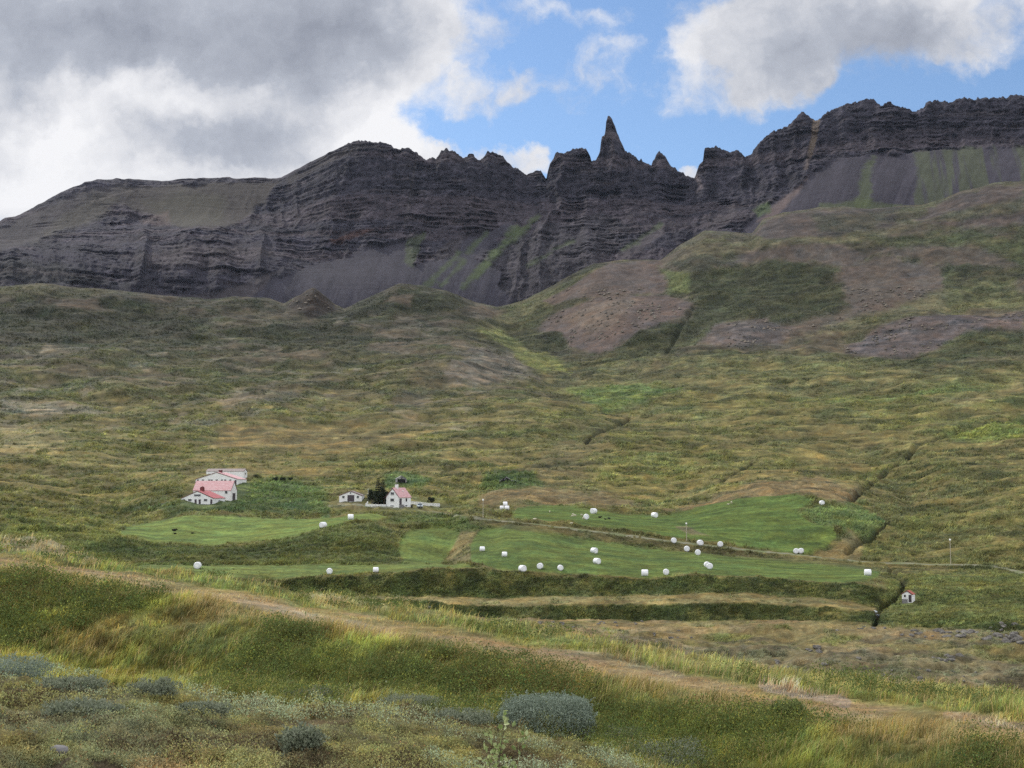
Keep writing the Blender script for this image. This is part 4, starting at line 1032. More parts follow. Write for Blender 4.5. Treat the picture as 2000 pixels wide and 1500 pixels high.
# electricity poles
for (u, v, hp, lab) in ((943.5, 1011, 33, 'thin bleached pole with white top, left of the trio of bales'), (1341, 1056.5, 32, 'thin bleached pole with white top, in the upper hayfield among bales'), (1857, 1102, 43, 'thin bleached pole with white top, beside the road at the right')):
    x, y, z, d = hit(u, v); m = d / F
    o = root('wire_pole', (x, y, z), 0, lab, 'pole', 'poles along the farm road')
    MB().tube([(0, 0, -.4), (0, 0, hp * m)], [.13, .09], 8).build('pole', MT['pole'], o)
    MB().lathe([(.05, 0), (.24, .05), (.26, .35), (.1, .5)], 10, o=(0, 0, hp * m - .05)).build('insulator', MT['polew'], o)

# car and bin beside the house
x, y, z, d = hit(820, 992.0); m = d / F; th = math.atan2(x, y)
o = root('parked_car', (x, y, z + .05), -th + .10, 'pale blue white car parked nose towards us right of the farmhouse', 'car')
q = MB().extrude([(-.82, .32), (.82, .32), (.90, .55), (.90, .90), (.78, 1.02), (-.78, 1.02), (-.90, .90), (-.90, .55)], -2.0, 2.1); q.build('body', MT['car'], o)
q = MB().add([(-.76, -1.0, 1.02), (.76, -1.0, 1.02), (.76, 1.9, 1.02), (-.76, 1.9, 1.02), (-.62, -.35, 1.50), (.62, -.35, 1.50), (.62, 1.5, 1.50), (-.62, 1.5, 1.50)], [(0, 1, 5, 4), (1, 2, 6, 5), (2, 3, 7, 6), (3, 0, 4, 7)]); q.build('window', MT['glass'], o)
MB().box((0, .58, 1.54), (1.28, 1.95, .09)).build('roof', MT['car'], o)
MB().box((0, -2.02, .50), (1.5, .12, .16)).build('bumper', MT['conc'], o)
MB().box((0, -2.02, .74), (.7, .06, .18)).build('grille', MT['dark'], o)
for sg in (-1, 1):
    MB().box((sg * .62, -2.03, .76), (.32, .06, .17)).build('headlight', MT['polew'], o)
    for yy in (-1.3, 1.35):
        wh = MB().lathe([(.2, -.1), (.33, -.1), (.35, 0), (.33, .1), (.2, .1)], 16, 'x', (sg * .8, yy, .33)).build('wheel', MT['rubber'], o)
        MB().lathe([(.02, -.02), (.2, -.02), (.2, .02), (.02, .02)], 12, 'x', (sg * .89, yy, .33)).build('rim', MT['conc'], wh)
x, y, z, d = hit(804.2, 991.6); m = d / F
o = root('waste_bin', (x, y, z), -.2, 'black bin standing against the right corner of the farmhouse', 'bin')
MB().box((0, 0, 2.3 * m), (3.0 * m, 3.0 * m, 4.8 * m), taper=1.08).build('body', MT['rubber'], o); MB().box((0, 0, 4.85 * m), (3.5 * m, 3.4 * m, .10)).build('lid', MT['dark'], o)

# ------------------------------------------------------------------ wrapped bales
BALES = [
    (631, 1030.4, 11.5, 'f', 'white bale on the rim of the light green field below the garage'),
    (685, 1014.6, 11, 's', 'white bale on the grass just below the garage and farmhouse yard'),
    (386, 1110.2, 13, 'r', 'white bale farthest left, alone on the narrow lower strip'),
    (643.5, 1120.5, 11.5, 'r', 'white bale half sunk behind the grass edge of the lower strip'),
    (734, 1117.6, 10.5, 's', 'square looking white bale on the right part of the lower strip'),
    (980.8, 995.4, 8.5, 's', 'left lower bale of the white trio beside the field corner'),
    (990.2, 995.6, 8.5, 's', 'right lower bale of the white trio beside the field corner'),
    (990.5, 988.6, 8.5, 's', 'top bale resting on the two lower ones of the white trio'),
    (1159.5, 1003, 11, 'f', 'white bale at the upper edge of the hayfield above the sheep'),
    (1145, 1014, 11, 'r', 'round white bale among the grazing sheep'),
    (1278.5, 1010.6, 10.5, 'f', 'white bale alone at the upper hayfield edge, centre of its rim'),
    (942, 1076.2, 9.5, 's', 'square looking white bale at the left end of the lower hayfield'),
    (985.3, 1087, 10, 's', 'square looking white bale, second from left end of lower hayfield'),
    (1160.5, 1080.4, 11.5, 'f', 'white bale in mid lower hayfield, upper one of two close by'),
    (1166, 1101.2, 12, 'f', 'white bale in mid lower hayfield, lower one of two close by'),
    (1020.5, 1116, 13, 'f', 'large white bale by the bank edge, leftmost of a row of three'),
    (1055, 1110.4, 11.5, 'r', 'round white bale in the middle of the row of three by the bank'),
    (1094.5, 1113.6, 11, 'r', 'round white bale, right end of the row of three by the bank'),
    (1259.5, 1124.6, 13, 's', 'white bale on the bank edge with a flat left end'),
    (1301, 1122, 11.5, 'r', 'round white bale on the bank edge, right of a flat-ended one'),
    (1316, 1060, 10.5, 'r', 'white bale half hidden behind the road edge, left of the pole'),
    (1367.5, 1064.8, 11, 'r', 'white bale above the farm road, just right of the pole'),
    (1407, 1067.4, 10.5, 'r', 'white bale above the farm road, second right of the pole'),
    (1341.5, 1076.6, 11, 'r', 'white bale just below the farm road under the pole'),
    (1363, 1083.6, 11, 'r', 'white bale below the farm road, lower right of the one under the pole'),
    (1381, 1107.4, 11, 'r', 'back bale of the touching pair in the lower hayfield'),
    (1386.5, 1110.8, 11.5, 'r', 'front bale of the touching pair in the lower hayfield'),
    (1555, 1080.6, 10, 'r', 'left bale of the touching pair at the upper field corner'),
    (1564.5, 1080, 10, 'r', 'right bale of the touching pair at the upper field corner'),
    (1695, 1124, 12.5, 's', 'white bale alone at the far right tip of the lower hayfield'),
    (1605.3, 986, 9, 'r', 'white bale on the high bank above the taller meadow at the right'),
]
def bale_mesh():
    q = MB(); R_, h = .5, .49
    q.lathe([(.02, -h), (.38, -h), (.46, -h + .02), (R_, -h + .09), (R_ + .006, -h * .4), (R_ + .008, 0), (R_ + .006, h * .4), (R_, h - .09), (.46, h - .02), (.38, h), (.02, h)], 28, 'y')
    return q
base = bale_mesh().build('hay_bale', MT['bale'], None, True)
ends = [MB().lathe([(.02, sg * .484), (.30, sg * .482), (.33, sg * .498), (.36, sg * .498), (.39, sg * .482)], 24, 'y').build('wrap_fold', MT['baleend'], base, True) for sg in (-1, 1)]
trio = {}
for i, (u, v, wp, kind, lab) in enumerate(BALES):
    x, y, z, d = hit(u, v if i != 7 else 995.6)
    if i == 7: x, y, z, d = (trio[5][0] + trio[6][0]) / 2 + .25, (trio[5][1] + trio[6][1]) / 2, trio[6][2] + 1.28, trio[6][3]
    trio[i] = (x, y, z, d)
    th = math.atan2(x, y); dia = wp * d / F
    rr = random.Random(i * 7 + 1)
    ang_ = {'f': rr.choice([-1, 1]) * rr.uniform(.5, .9), 's': math.pi / 2 + rr.uniform(-.15, .15), 'r': rr.uniform(-.35, .35)}[kind]
    if i:
        o = base.copy(); COL.objects.link(o)
        for e0 in ends: e = e0.copy(); COL.objects.link(e); e.parent = o
    else: o = base
    o.location = (x, y, z + dia * (.5 if i == 7 else .42)); o.rotation_euler = (0, 0, -th + ang_); o.scale = (dia,) * 3
    tag(o, lab, 'hay bale', 'white wrapped bales on the hayfields')

# ------------------------------------------------------------------ sheep
def sheep_mesh(name, mat, lying):
    q = MB(); lz = 0 if lying else .34
    q.blob((0, 0, .30 + lz), (.50, .26, .27), 3, .05, 2); q.blob((.34, 0, .36 + lz), (.24, .21, .22), 4, .05, 2); q.blob((-.36, 0, .32 + lz), (.22, .22, .23), 5, .04, 2)
    hz = .30 if not lying else .52
    q.tube([(.45, 0, .42 + lz), (.60, 0, .34 + hz * .5), (.68, 0, hz * .8 + .05)], [.15, .12, .10], 8)
    q.blob((.74, 0, hz * .7 + .03), (.15, .09, .10), 6, .03, 2)
    for sy in (-1, 1): q.blob((.66, sy * .12, hz * .7 + .12), (.03, .07, .035), 1, 0, 1)
    if not lying:
        for lx in (-.34, .34):
            for sy in (-.14, .14): q.tube([(lx, sy, .50), (lx + (.03 if lx < 0 else 0), sy, .22), (lx, sy, .0)], [.085, .05, .04], 6)
    else:
        for sy in (-.2, .2): q.tube([(.3, sy, .12), (.52, sy, .05), (.38, sy, .02)], [.07, .05, .04], 6)
    o = q.build(name, mat, None, True)
    md = o.modifiers.new('fuse', 'REMESH'); md.mode = 'VOXEL'; md.voxel_size = .04; md.use_smooth_shade = True
    return o
SHEEP = [(1119, 1006.4, 5.0, 'w', 0, .3, 'cream sheep grazing, upper one of three close together left of a bale'), (1118, 1009.6, 4.8, 'w', 0, 2.8, 'cream sheep grazing, lower left of three close together'), (1123, 1008.6, 5.4, 'w', 0, .1, 'cream sheep grazing, right one of three close together'),
         (1136, 1007.4, 4.6, 'w', 0, .6, 'cream sheep just upper left of the round bale'), (1139.3, 1014.4, 5.0, 'w', 0, .2, 'cream sheep just lower left of the round bale'), (1116, 1023, 6.2, 'w', 1, .1, 'cream sheep lying apart below the flock near the road'),
         (1044, 1015, 7.0, 'w', 1, .2, 'cream sheep lying alone near the left bend of the farm road'), (1073.5, 1001.0, 4.0, 'w', 0, 1.2, 'tiny pale sheep alone at the left of the upper hayfield'),
         (1171.5, 1011.4, 7.0, 'b', 1, .1, 'black sheep lying, left one of the black three'), (1182.5, 1014.8, 5.2, 'b', 1, 2.6, 'black sheep lying, middle one of the black three'), (1188.8, 1014.8, 6.0, 'b', 0, .5, 'black sheep standing, right one of the black three'),
         (1428.6, 984.0, 7.0, 'w', 0, 1.3, 'pale sheep standing high on the hayfield at the right'), (1422, 985.8, 5.0, 'w', 1, .4, 'pale lamb lying in front of the sheep high on the hayfield'),
         (340, 1037.4, 10.0, 'b', 1, .05, 'long black sheep lying, upper left of three on the light green field'), (342, 1043.0, 5.4, 'b', 1, 2.9, 'small black sheep lying, lower left of three on the light green field'), (375.5, 1042.4, 5.4, 'b', 1, .4, 'small black sheep lying, right one of three on the light green field')]
proto = {}
for (u, v, wp, c, ly, a, lab) in SHEEP:
    x, y, z, d = hit(u, v)
    key = (c, ly)
    if key not in proto: o = proto[key] = sheep_mesh('sheep', MT['wool' if c == 'w' else 'black'], ly)
    else: o = proto[key].copy(); COL.objects.link(o)
    s_ = max(wp * d / F / 1.25, .7)
    o.location = (x, y, z - .03); o.rotation_euler = (0, 0, a - math.atan2(x, y)); o.scale = (s_,) * 3
    tag(o, lab, 'sheep', 'black sheep resting' if c == 'b' else 'pale sheep on the hayfields')

# ------------------------------------------------------------------ boulders on the flat
rk_protos = []
for i in range(5):
    q = MB().blob((0, 0, .12), (.55, .42, .38), 40 + i, .28, 2); rk_protos.append(q)
RP = []
rr = random.Random(5)
for (u, v, n_, su, sv, s0, s1) in ((1860, 1237, 13, 40, 5, .7, 1.5), (1940, 1243, 12, 30, 7, .6, 1.5), (1975, 1250, 9, 25, 9, .7, 1.6), (1790, 1240, 7, 25, 5, .5, 1.1), (1690, 1228, 6, 25, 5, .4, .9), (1860, 1285, 9, 35, 5, .4, 1.0), (1590, 1268, 6, 14, 5, .4, 1.0), (1100, 1222, 8, 60, 8, .5, 1.1), (1200, 1216, 8, 50, 5, .4, 1.0), (1950, 1222, 5, 20, 4, .6, 1.3),
                                     (1560, 1290, 9, 90, 14, .4, .9), (1800, 1320, 12, 110, 16, .3, .8), (1300, 1250, 8, 100, 14, .3, .8), (830, 1190, 2, 20, 3, .6, .9)):
    for _ in range(n_): RP.append((rr.gauss(u, su * .6), rr.gauss(v, sv * .6), rr.uniform(s0, s1)))
first = {}
for i, (u, v, s_) in enumerate(RP):
    x, y, z, d = hit(u, v)
    if d < 100: continue
    k_ = i % 5
    if k_ not in first: o = first[k_] = rk_protos[k_].build('boulder', MT['stone'])
    else: o = first[k_].copy(); COL.objects.link(o)
    o.location = (x, y, z - .05 * s_); o.rotation_euler = (rr.uniform(-.2, .2), rr.uniform(-.2, .2), rr.uniform(0, 6.28)); o.scale = (s_ * rr.uniform(.9, 1.5), s_, s_ * rr.uniform(.7, 1.1))
    tag(o, 'grey lava boulder lying among many on the straw coloured flat below the terraces', 'boulder', 'lava boulders on the flat')
x, y, z, d = hit(115, 1471)
o = MB().blob((0, 0, .02), (.055, .045, .04), 77, .2, 2).build('stone', MT['conc']); o.location = (x, y, z); tag(o, 'pale grey stone in the dark heath near the bottom left', 'stone')
x, y, z, d = hit(1712, 1204)
q = MB(); q.tube([(.05, 0, 4.0 * d / F * 2), (-.5, -.2, 9 * d / F), (-.6, -.5, 6 * d / F), (.1, -.8, 3 * d / F), (.1, -1.0, 0)], [.22, .3, .35, .32, .3], 7)
o = q.build('waterfall', MT['water'], None, True); o.location = (x, y, z); tag(o, 'small white cascade in the dark creek cut below the hut', 'waterfall')
o = None
# farm road: gravel ribbon on the embankment
rp = []
for i in range(len(ROAD) - 1):
    for t in np.linspace(0, 1, 14, endpoint=False):
        rp.append((ROAD[i][0] + (ROAD[i + 1][0] - ROAD[i][0]) * t, ROAD[i][1] + (ROAD[i + 1][1] - ROAD[i][1]) * t))
RPW = []
for u, v in rp:
    x, y, z, d = hit(u, v); RPW.append((x, y))
RPW = np.array(RPW)
for _ in range(6): RPW[1:-1] = (RPW[:-2] + 2 * RPW[1:-1] + RPW[2:]) / 4
tn = np.gradient(RPW, axis=0); tn /= np.linalg.norm(tn, axis=1)[:, None]; nm = np.stack([-tn[:, 1], tn[:, 0]], 1)
q = MB(); vs = []
for p, nn in zip(RPW, nm):
    for s_ in (-.9, -.35, .35, .9): vs.append((p[0] + nn[0] * s_, p[1] + nn[1] * s_, gz(p[0] + nn[0] * s_, p[1] + nn[1] * s_) + (.0 if abs(s_) > .5 else .05)))
k_ = len(RPW)
q.add(vs, [(i * 4 + j, i * 4 + j + 1, i * 4 + 5 + j, i * 4 + 4 + j) for i in range(k_ - 1) for j in range(3)])
o = q.build('farm_road', simple('road_gravel', (.20, .19, .14), .95, .1, col2=(.13, .15, .07), scale=.35), None, True); o['kind'] = 'structure'
# ------------------------------------------------------------------ plants
M_GRASS = foliage_mat('grass_blades', None, None, .34, .75, attr=True)
M_HEATH = foliage_mat('heath_leaves', None, None, .25, .85, attr=True)
UP = np.array([0, 0, 1.0])

def mesh_obj(name, V, faces, mat, C=None, kind=None, parent=None, smooth=False):
    me = bpy.data.meshes.new(name); put(me, V, faces, smooth)
    if C is not None:
        a = me.attributes.new('cover', 'FLOAT_COLOR', 'POINT')
        a.data.foreach_set('color', np.concatenate([C, np.ones((len(C), 1))], 1).astype(np.float32).ravel())
    me.materials.append(mat)
    o = bpy.data.objects.new(name, me); COL.objects.link(o)
    if kind: o['kind'] = kind
    if parent: o.parent = parent
    return o

def blades(P, Hh, W, yaw, lean, az, C):
    """curved five-point grass blades"""
    n_ = len(P)
    s = np.stack([np.cos(yaw), np.sin(yaw), 0 * yaw], -1) * (W / 2)[:, None]
    l = np.stack([np.cos(az), np.sin(az), 0 * az], -1) * (lean * Hh)[:, None]
    up = UP * Hh[:, None]
    mid = P + up * .6 + l * .32
    tip = P + up * np.sqrt(np.maximum(1 - .45 * np.minimum(lean, 1.3) ** 2, .15))[:, None] + l
    V = np.stack([P - s, P + s, mid - s * .8, mid + s * .8, tip], 1).reshape(-1, 3)
    b = np.arange(n_)[:, None] * 5
    q = b + np.array([[0, 1, 3, 2]]); t = b + np.array([[2, 3, 4]])
    cc = np.repeat(C[:, None, :], 5, 1)
    return V, [q.astype(np.int32), t.astype(np.int32)], cc.reshape(-1, 3)

def leaves(P, L, W, C, bias=.35, fold=.18, r=None):
    """folded diamond leaves in all directions, a little more upright than flat"""
    r = r or rng; n_ = len(P)
    d = r.normal(size=(n_, 3)); d[:, 2] = np.abs(d[:, 2]) * .8 + bias; d /= np.linalg.norm(d, axis=1)[:, None]
    a = np.cross(d, r.normal(size=(n_, 3))); a /= np.linalg.norm(a, axis=1)[:, None] + 1e-9
    nn = np.cross(d, a)
    L = L[:, None]; W = W[:, None]
    V = np.stack([P, P + d * L * .5 + a * W * .5 + nn * W * fold, P + d * L, P + d * L * .5 - a * W * .5 + nn * W * fold], 1).reshape(-1, 3)
    b = np.arange(n_)[:, None] * 4
    f = np.concatenate([b + np.array([[0, 1, 2]]), b + np.array([[0, 2, 3]])]).astype(np.int32)
    return V, f, np.repeat(C[:, None, :], 4, 1).reshape(-1, 3)

def sample(nn, u0, u1, v0, v1):
    U = rng.uniform(u0, u1, nn); Vv = rng.uniform(v0, v1, nn)
    X, Y, Z, D, C, S, ok, fm = hits(U, Vv)
    return U, Vv, np.stack([X, Y, Z], -1), D, C, S, ok, fm
def vary(C, lo, hi, hue=.12):
    k = rng.uniform(lo, hi, len(C)); m_ = rng.normal(0, hue, len(C))
    return np.clip(C * np.stack([k * (1 + m_), k, k * (1 - m_ * .6)], -1), .004, .8)

# long grass on the bank and the verges of the old track
U, Vp, P, D, C, S, ok, fm = sample(270000, -70, 2070, 1040, 1530)
cl = fbm(P[:, 0] / 1.3, P[:, 1] / 1.3, 3, 400)
bank = ok & (((S > 1.86) & (S < 3.08)) | ((S > 4.02) & (S < 5.4)))
trk = ok & (S >= 3.08) & (S <= 4.02) & (rng.random(len(S)) < .45 + .5 * sstep(-.1, .4, cl))
sel = bank | trk
P, D, C, S, cl, isb = P[sel], D[sel], C[sel], S[sel], cl[sel], bank[sel]
n_ = len(P)
dry = sstep(.05, .4, fbm(P[:, 0] / .9, P[:, 1] / .9, 3, 401))
straw = rng.random(n_) < np.where((S > 2.82) & (S < 4.06), .2, .02) + .22 * dry * np.where(S < 2.7, .28, 1)
Hh = rng.uniform(.06, .20, n_) * (1 + .9 * cl + .5 * fbm(P[:, 0] / .4, P[:, 1] / .4, 2, 403)); Hh = np.where(isb, Hh, Hh * .45); Hh = np.where(straw & isb, Hh * 1.3 + .04, Hh); Hh = np.clip(Hh, .03, .38)
W = np.maximum(.007, D * .00048) * rng.uniform(.7, 1.4, n_) * np.where(straw, .7, 1)
tus = fbm(P[:, 0] / .45, P[:, 1] / .45, 2, 402)
Cb = vary(C * np.array([2.0, 1.95, 1.74]) * np.exp(.62 * tus + .35 * fbm(P[:, 0] / .16, P[:, 1] / .16, 1, 404))[:, None], .6, 1.5)
Cb[straw] = vary(np.tile(A(186, 164, 116) * 1.7, (straw.sum(), 1)), .7, 1.25, .06)
az = rng.normal(.35, .7, n_) ; lean = rng.uniform(.15, .9, n_)
P[:, 2] -= .02
V_, F_, C_ = blades(P, Hh, W, rng.uniform(0, np.pi, n_), lean, az, Cb)
mesh_obj('grass', V_, F_, M_GRASS, C_, 'stuff')

# leafy herbs among the bank grass: clumps
U, Vp, P, D, C, S, ok, fm = sample(15000, -60, 2060, 1060, 1530)
lush = fbm(P[:, 0] / 2.4, P[:, 1] / 2.4, 3, 410) + .9 * weight(U, Vp, S, [(1180, 1395), (1330, 1395), (1440, 1440), (1460, 1520), (1230, 1520)], 25, 20, 1, 4) 
sel = ok & (((S > 1.9) & (S < 2.98)) | ((S > 4.3) & (S < 5.1))) & (lush > .05)
P, D, C, lush = P[sel], D[sel], C[sel], lush[sel]
k_ = 34
Pc = np.repeat(P, k_, 0); Dc = np.repeat(D, k_)
off = rng.normal(size=Pc.shape) * np.array([.13, .13, .09]); off[:, 2] = np.abs(off[:, 2]) * 1.2 + .06
Pc = Pc + off * np.minimum(1, .5 + Dc / 30)[:, None] 
cbase = np.repeat(vary(np.where((rng.random(len(P)) < .1)[:, None], A(136, 150, 58)[None] * 1.55, A(92, 108, 50)[None] * 1.5), .75, 1.25), k_, 0)
V_, F_, C_ = leaves(Pc, np.maximum(.028, Dc * .0016) * rng.uniform(.7, 1.4, len(Pc)), np.maximum(.016, Dc * .0009) * rng.uniform(.7, 1.3, len(Pc)), vary(cbase, .75, 1.3, .06))
mesh_obj('herbs', V_, F_, M_HEATH, C_, 'stuff')

# low heath carpet at the photographer's feet: moss, crowberry, dwarf willow
U, Vp, P, D, C, S, ok, fm = sample(330000, -60, 2060, 1270, 1540)
sel = ok & (S > .6) & (S < 2.02)
P, D, C, S, U, Vp, fm = P[sel], D[sel], C[sel], S[sel], U[sel], Vp[sel], fm[sel]
n_ = len(P)
a1 = fbm(P[:, 0] / .55, P[:, 1] / .55, 3, 420); a2 = fbm(P[:, 0] / 1.6, P[:, 1] / 1.6, 3, 421); a3 = fbm(P[:, 0] / .9, P[:, 1] / .9, 3, 422)
Cb = C.copy()
will = sstep(.02, .22, a2 + .18 * sstep(1.25, 1.8, S) - .1 * (U > 1200))
Cb = np.where((rng.random(n_) < will * .8)[:, None], A(142, 156, 140)[None], Cb)
Cb = np.where((rng.random(n_) < sstep(.1, .35, a1) * .45)[:, None], A(150, 148, 94)[None], Cb)
Cb = np.where((rng.random(n_) < sstep(.16, .4, a3) * .5)[:, None], A(74, 62, 50)[None], Cb)
Cb = np.where((rng.random(n_) < .012)[:, None], A(150, 108, 76)[None], Cb)
bare = sstep(.22, .42, -a3)
keep = (rng.random(n_) > bare * .85) & (rng.random(n_) > np.clip(fm / 2, 0, 1) * .93)
Hk = rng.uniform(0, .05, n_) + np.maximum(a1, 0) * .10 + will * .05
P = P + np.stack([0 * Hk, 0 * Hk, Hk * rng.random(n_)], -1)
P, D, Cb = P[keep], D[keep], Cb[keep]; n_ = len(P)
V_, F_, C_ = leaves(P, np.maximum(.016, D * .0016) * rng.uniform(.6, 1.5, n_), np.maximum(.008, D * .0008) * rng.uniform(.6, 1.4, n_), vary(Cb * np.array([2.05, 2.15, 2.0]), .6, 1.4, .07), .25)
mesh_obj('heath', V_, F_, M_HEATH, C_, 'stuff')

# tussocks and dwarf shrubs from the flat up to the hills
GV_ = np.array([1.84, 1.94, 1.80])
def tussocks(nn, u0, u1, v0, v1, s0, s1, kb, hs, dens=None):
    U, Vp, P, D, C, S, ok, fm = sample(nn, u0, u1, v0, v1)
    gl = np.clip((fm - 1.05) / .9, 0, 1); fm = np.where(fm > 1.05, 0, fm)
    sel = ok & (S > s0) & (S < s1) & (rng.random(nn) < np.where(fm > .5, .35, 1))
    sel &= ~((S > 11) & (S < 13.6) & (line_d(U, Vp, ROAD) < 2.6))
    P, D, C, S, fm, U, Vp = P[sel], D[sel], C[sel], S[sel], fm[sel], U[sel], Vp[sel]
    gl = gl[sel]
    n0 = len(P)
    steep = ((S > 7) & (S < 8)) | ((S > 9.05) & (S < 10))
    hh = np.clip(D / 620, .30, .95) * hs * np.where(fm > .4, .22, 1) * np.where(steep, 1.0, 1) * rng.uniform(.55, 1.35, n0)
    hh *= np.exp(.5 * fbm(P[:, 0] / np.where(S < 13, 7, 16), P[:, 1] / np.where(S < 13, 7, 16), 2, 430))
    bare = C[:, 0] > C[:, 1] * 1.10                                     # scree and stony ground: little growth
    hh = np.where(bare, hh * .35, hh) * (1 - .75 * np.clip(gl, 0, 1))
    cb = vary(C * GV_, .76, 1.28, .05)
    yard = weight(U, Vp, S, [(655, 972), (700, 962), (870, 978), (880, 996), (700, 1000), (655, 990)], 4, 0, 11, 14) + weight(U, Vp, S, [(352, 975), (380, 930), (490, 920), (490, 950), (460, 984), (420, 992), (352, 990)], 4, 0, 11, 15) + weight(U, Vp, S, [(1760, 1155), (1792, 1155), (1792, 1182), (1760, 1182)], 3, 0, 6, 14)
    hh *= 1 - .8 * np.clip(yard, 0, 1)
    cb = np.where((steep & (rng.random(n0) < .22))[:, None], A(58, 72, 38)[None] * GV_, cb)
    dk = rng.random(n0) < np.where((fm < .4) & ~bare, np.interp(S, [6, 13, 15, 17], [.07, .06, .12, .20]), .03)
    cb = np.where(dk[:, None], cb * .5, cb)
    lt = rng.random(n0) < np.where(fm < .4, .12, .02)
    cb = np.where(lt[:, None], cb * 1.5, cb)
    Pk = np.repeat(P, kb, 0); hk = np.repeat(hh, kb) * rng.uniform(.6, 1.25, n0 * kb)
    wk = np.repeat(hh, kb) * rng.uniform(.35, .7, n0 * kb)
    Pk = Pk + rng.normal(size=Pk.shape) * np.array([.34, .34, .02]) * np.repeat(hh, kb)[:, None]
    Pk[:, 2] -= .08 * np.repeat(hh, kb)
    yaw = rng.uniform(0, np.pi, n0 * kb); az = rng.normal(.3, 1.1, n0 * kb); ln = rng.uniform(.2, 1.2, n0 * kb) * hk
    s = np.stack([np.cos(yaw), np.sin(yaw), 0 * yaw], -1) * (wk / 2)[:, None]
    tip = Pk + np.stack([np.cos(az) * ln, np.sin(az) * ln, hk], -1)
    V_ = np.stack([Pk - s, Pk + s, tip], 1).reshape(-1, 3)
    F_ = np.arange(len(Pk) * 3).reshape(-1, 3).astype(np.int32)
    return V_, F_, np.repeat(np.repeat(cb, kb, 0), 3, 0)
V_, F_, C_ = tussocks(190000, -60, 2060, 1095, 1400, 6.0, 12.3, 4, .8)
mesh_obj('tussocks', V_, F_, M_GRASS, C_, 'stuff')
V_, F_, C_ = tussocks(300000, -60, 2060, 350, 1110, 10.0, 18.4, 4, 1.0)
mesh_obj('hill_vegetation', V_, F_, M_GRASS, C_, 'stuff')

# loose stones of the old landslide
U, Vp, P, D, C, S, ok, fm = sample(26000, -60, 2060, 560, 860)
grey = (C[:, 2] > C[:, 1] * .78) & ok & (S > 14) & (S < 18)
cl = fbm(P[:, 0] / 25, P[:, 1] / 25, 3, 440)
sel = grey & (cl > -.1) & (rng.random(len(S)) < .5)
P, D = P[sel], D[sel]; n_ = len(P)
sz = D / 1000 * rng.uniform(.5, 1.7, n_) ** 1.5
oc = np.array([[1, 0, 0], [0, 1, 0], [-1, 0, 0], [0, -1, 0], [.1, .1, 1.0]])
V_ = (P[:, None, :] + (oc[None] * rng.uniform(.55, 1.1, (n_, 5, 1)) * sz[:, None, None])).reshape(-1, 3)
b = np.arange(n_)[:, None] * 5
F_ = np.concatenate([b + np.array([[0, 1, 4]]), b + np.array([[1, 2, 4]]), b + np.array([[2, 3, 4]]), b + np.array([[3, 0, 4]])]).astype(np.int32)
C_ = np.repeat(vary(np.tile(A(128, 122, 122), (n_, 1)), .5, 1.5, .03), 5, 0)
mesh_obj('rubble', V_, F_, M_HEATH, C_, 'stuff')

# ------------------------------------------------------------------ shrubs and trees that can be told apart
def dome_pts(n_, rx, ry, h, r, lump=.22, inner=.30, lift=.14):
    d = r.normal(size=(n_, 3)); d[:, 2] = np.abs(d[:, 2]) * 1.0 - .12; d /= np.linalg.norm(d, axis=1)[:, None]
    k = 1 + lump * (fbm(d[:, 0] * 2.6 + 7, d[:, 1] * 2.6 + d[:, 2] * 2, 3, int(r.integers(0, 999))))
    rad = (1 - np.abs(r.normal(0, inner, n_))).clip(.15, 1) * k
    d = np.sign(d) * np.abs(d) ** np.array([.82, .82, .75]); return d * rad[:, None] * np.array([rx, ry, h]) + np.array([0, 0, h * lift])
def shrub(name, u, v, wpx, hpx, n_, leaf, mats, label, cat, group=None, depth=.8, seed=1, sink=.02, stems=9, lump=.22, lw=.5, inner=.30, lift=.14):
    x, y, z, d = hit(u, v); m = d / F; r = np.random.default_rng(seed)
    rx, h = wpx * m / 2, hpx * m
    if d < 60: z = gz(x, y + rx * depth * .6); y = y + rx * depth * .6
    o = root(name, (x, y, z - sink), 0, label, cat, group)
    p = dome_pts(n_, rx, rx * depth, h * (1 - lift), r, lump, inner, lift)
    ns = max(int(n_ * .16 / 14), 8)                               # young shoots standing out of the mass
    k0 = p[r.integers(0, n_, ns)]; dv = k0 / (np.linalg.norm(k0, axis=1)[:, None] + 1e-6) + np.array([.12, 0, .55]) + r.normal(0, .22, (ns, 3))
    dv /= np.linalg.norm(dv, axis=1)[:, None]
    sh = (k0[:, None, :] + dv[:, None, :] * (np.linspace(-.05, 1, 14)[None, :, None] * r.uniform(.08, .24, (ns, 1, 1)) * h)).reshape(-1, 3)
    p = np.concatenate([p, sh + r.normal(0, leaf * .22, sh.shape)]); n_ = len(p)
    V_, F_, _ = leaves(p, leaf * r.uniform(.7, 1.35, n_), leaf * lw * r.uniform(.7, 1.3, n_), np.zeros((n_, 3)), .3, r=r)
    mesh_obj('foliage', V_, F_, mats[0], None, None, o)
    q = MB()
    for i in range(stems):
        t = p[int(r.integers(0, n_))] * .8; b_ = np.array([r.normal(0, .06) * rx, r.normal(0, .06) * rx, 0])
        q.tube([tuple(b_), tuple(b_ * .6 + t * .45 + np.array([0, 0, .02])), tuple(t)], [leaf * .22, leaf * .15, leaf * .06], 5)
    q.build('stem', mats[1], o)
    return o
M_WIL = foliage_mat('grey_willow_leaf', (.17, .215, .165), (.28, .33, .255), .25, .6)
M_WIL2 = foliage_mat('pale_willow_leaf', (.16, .19, .125), (.25, .27, .19), .25, .7)
M_DKG = foliage_mat('dark_tree_leaf', (.016, .026, .014), (.042, .056, .030), .15, .7)
M_FIR = foliage_mat('spruce_needles', (.006, .012, .008), (.014, .024, .014), .08, .8)
M_SAP = foliage_mat('sapling_leaf', (.16, .23, .06), (.42, .47, .22), .35, .35)
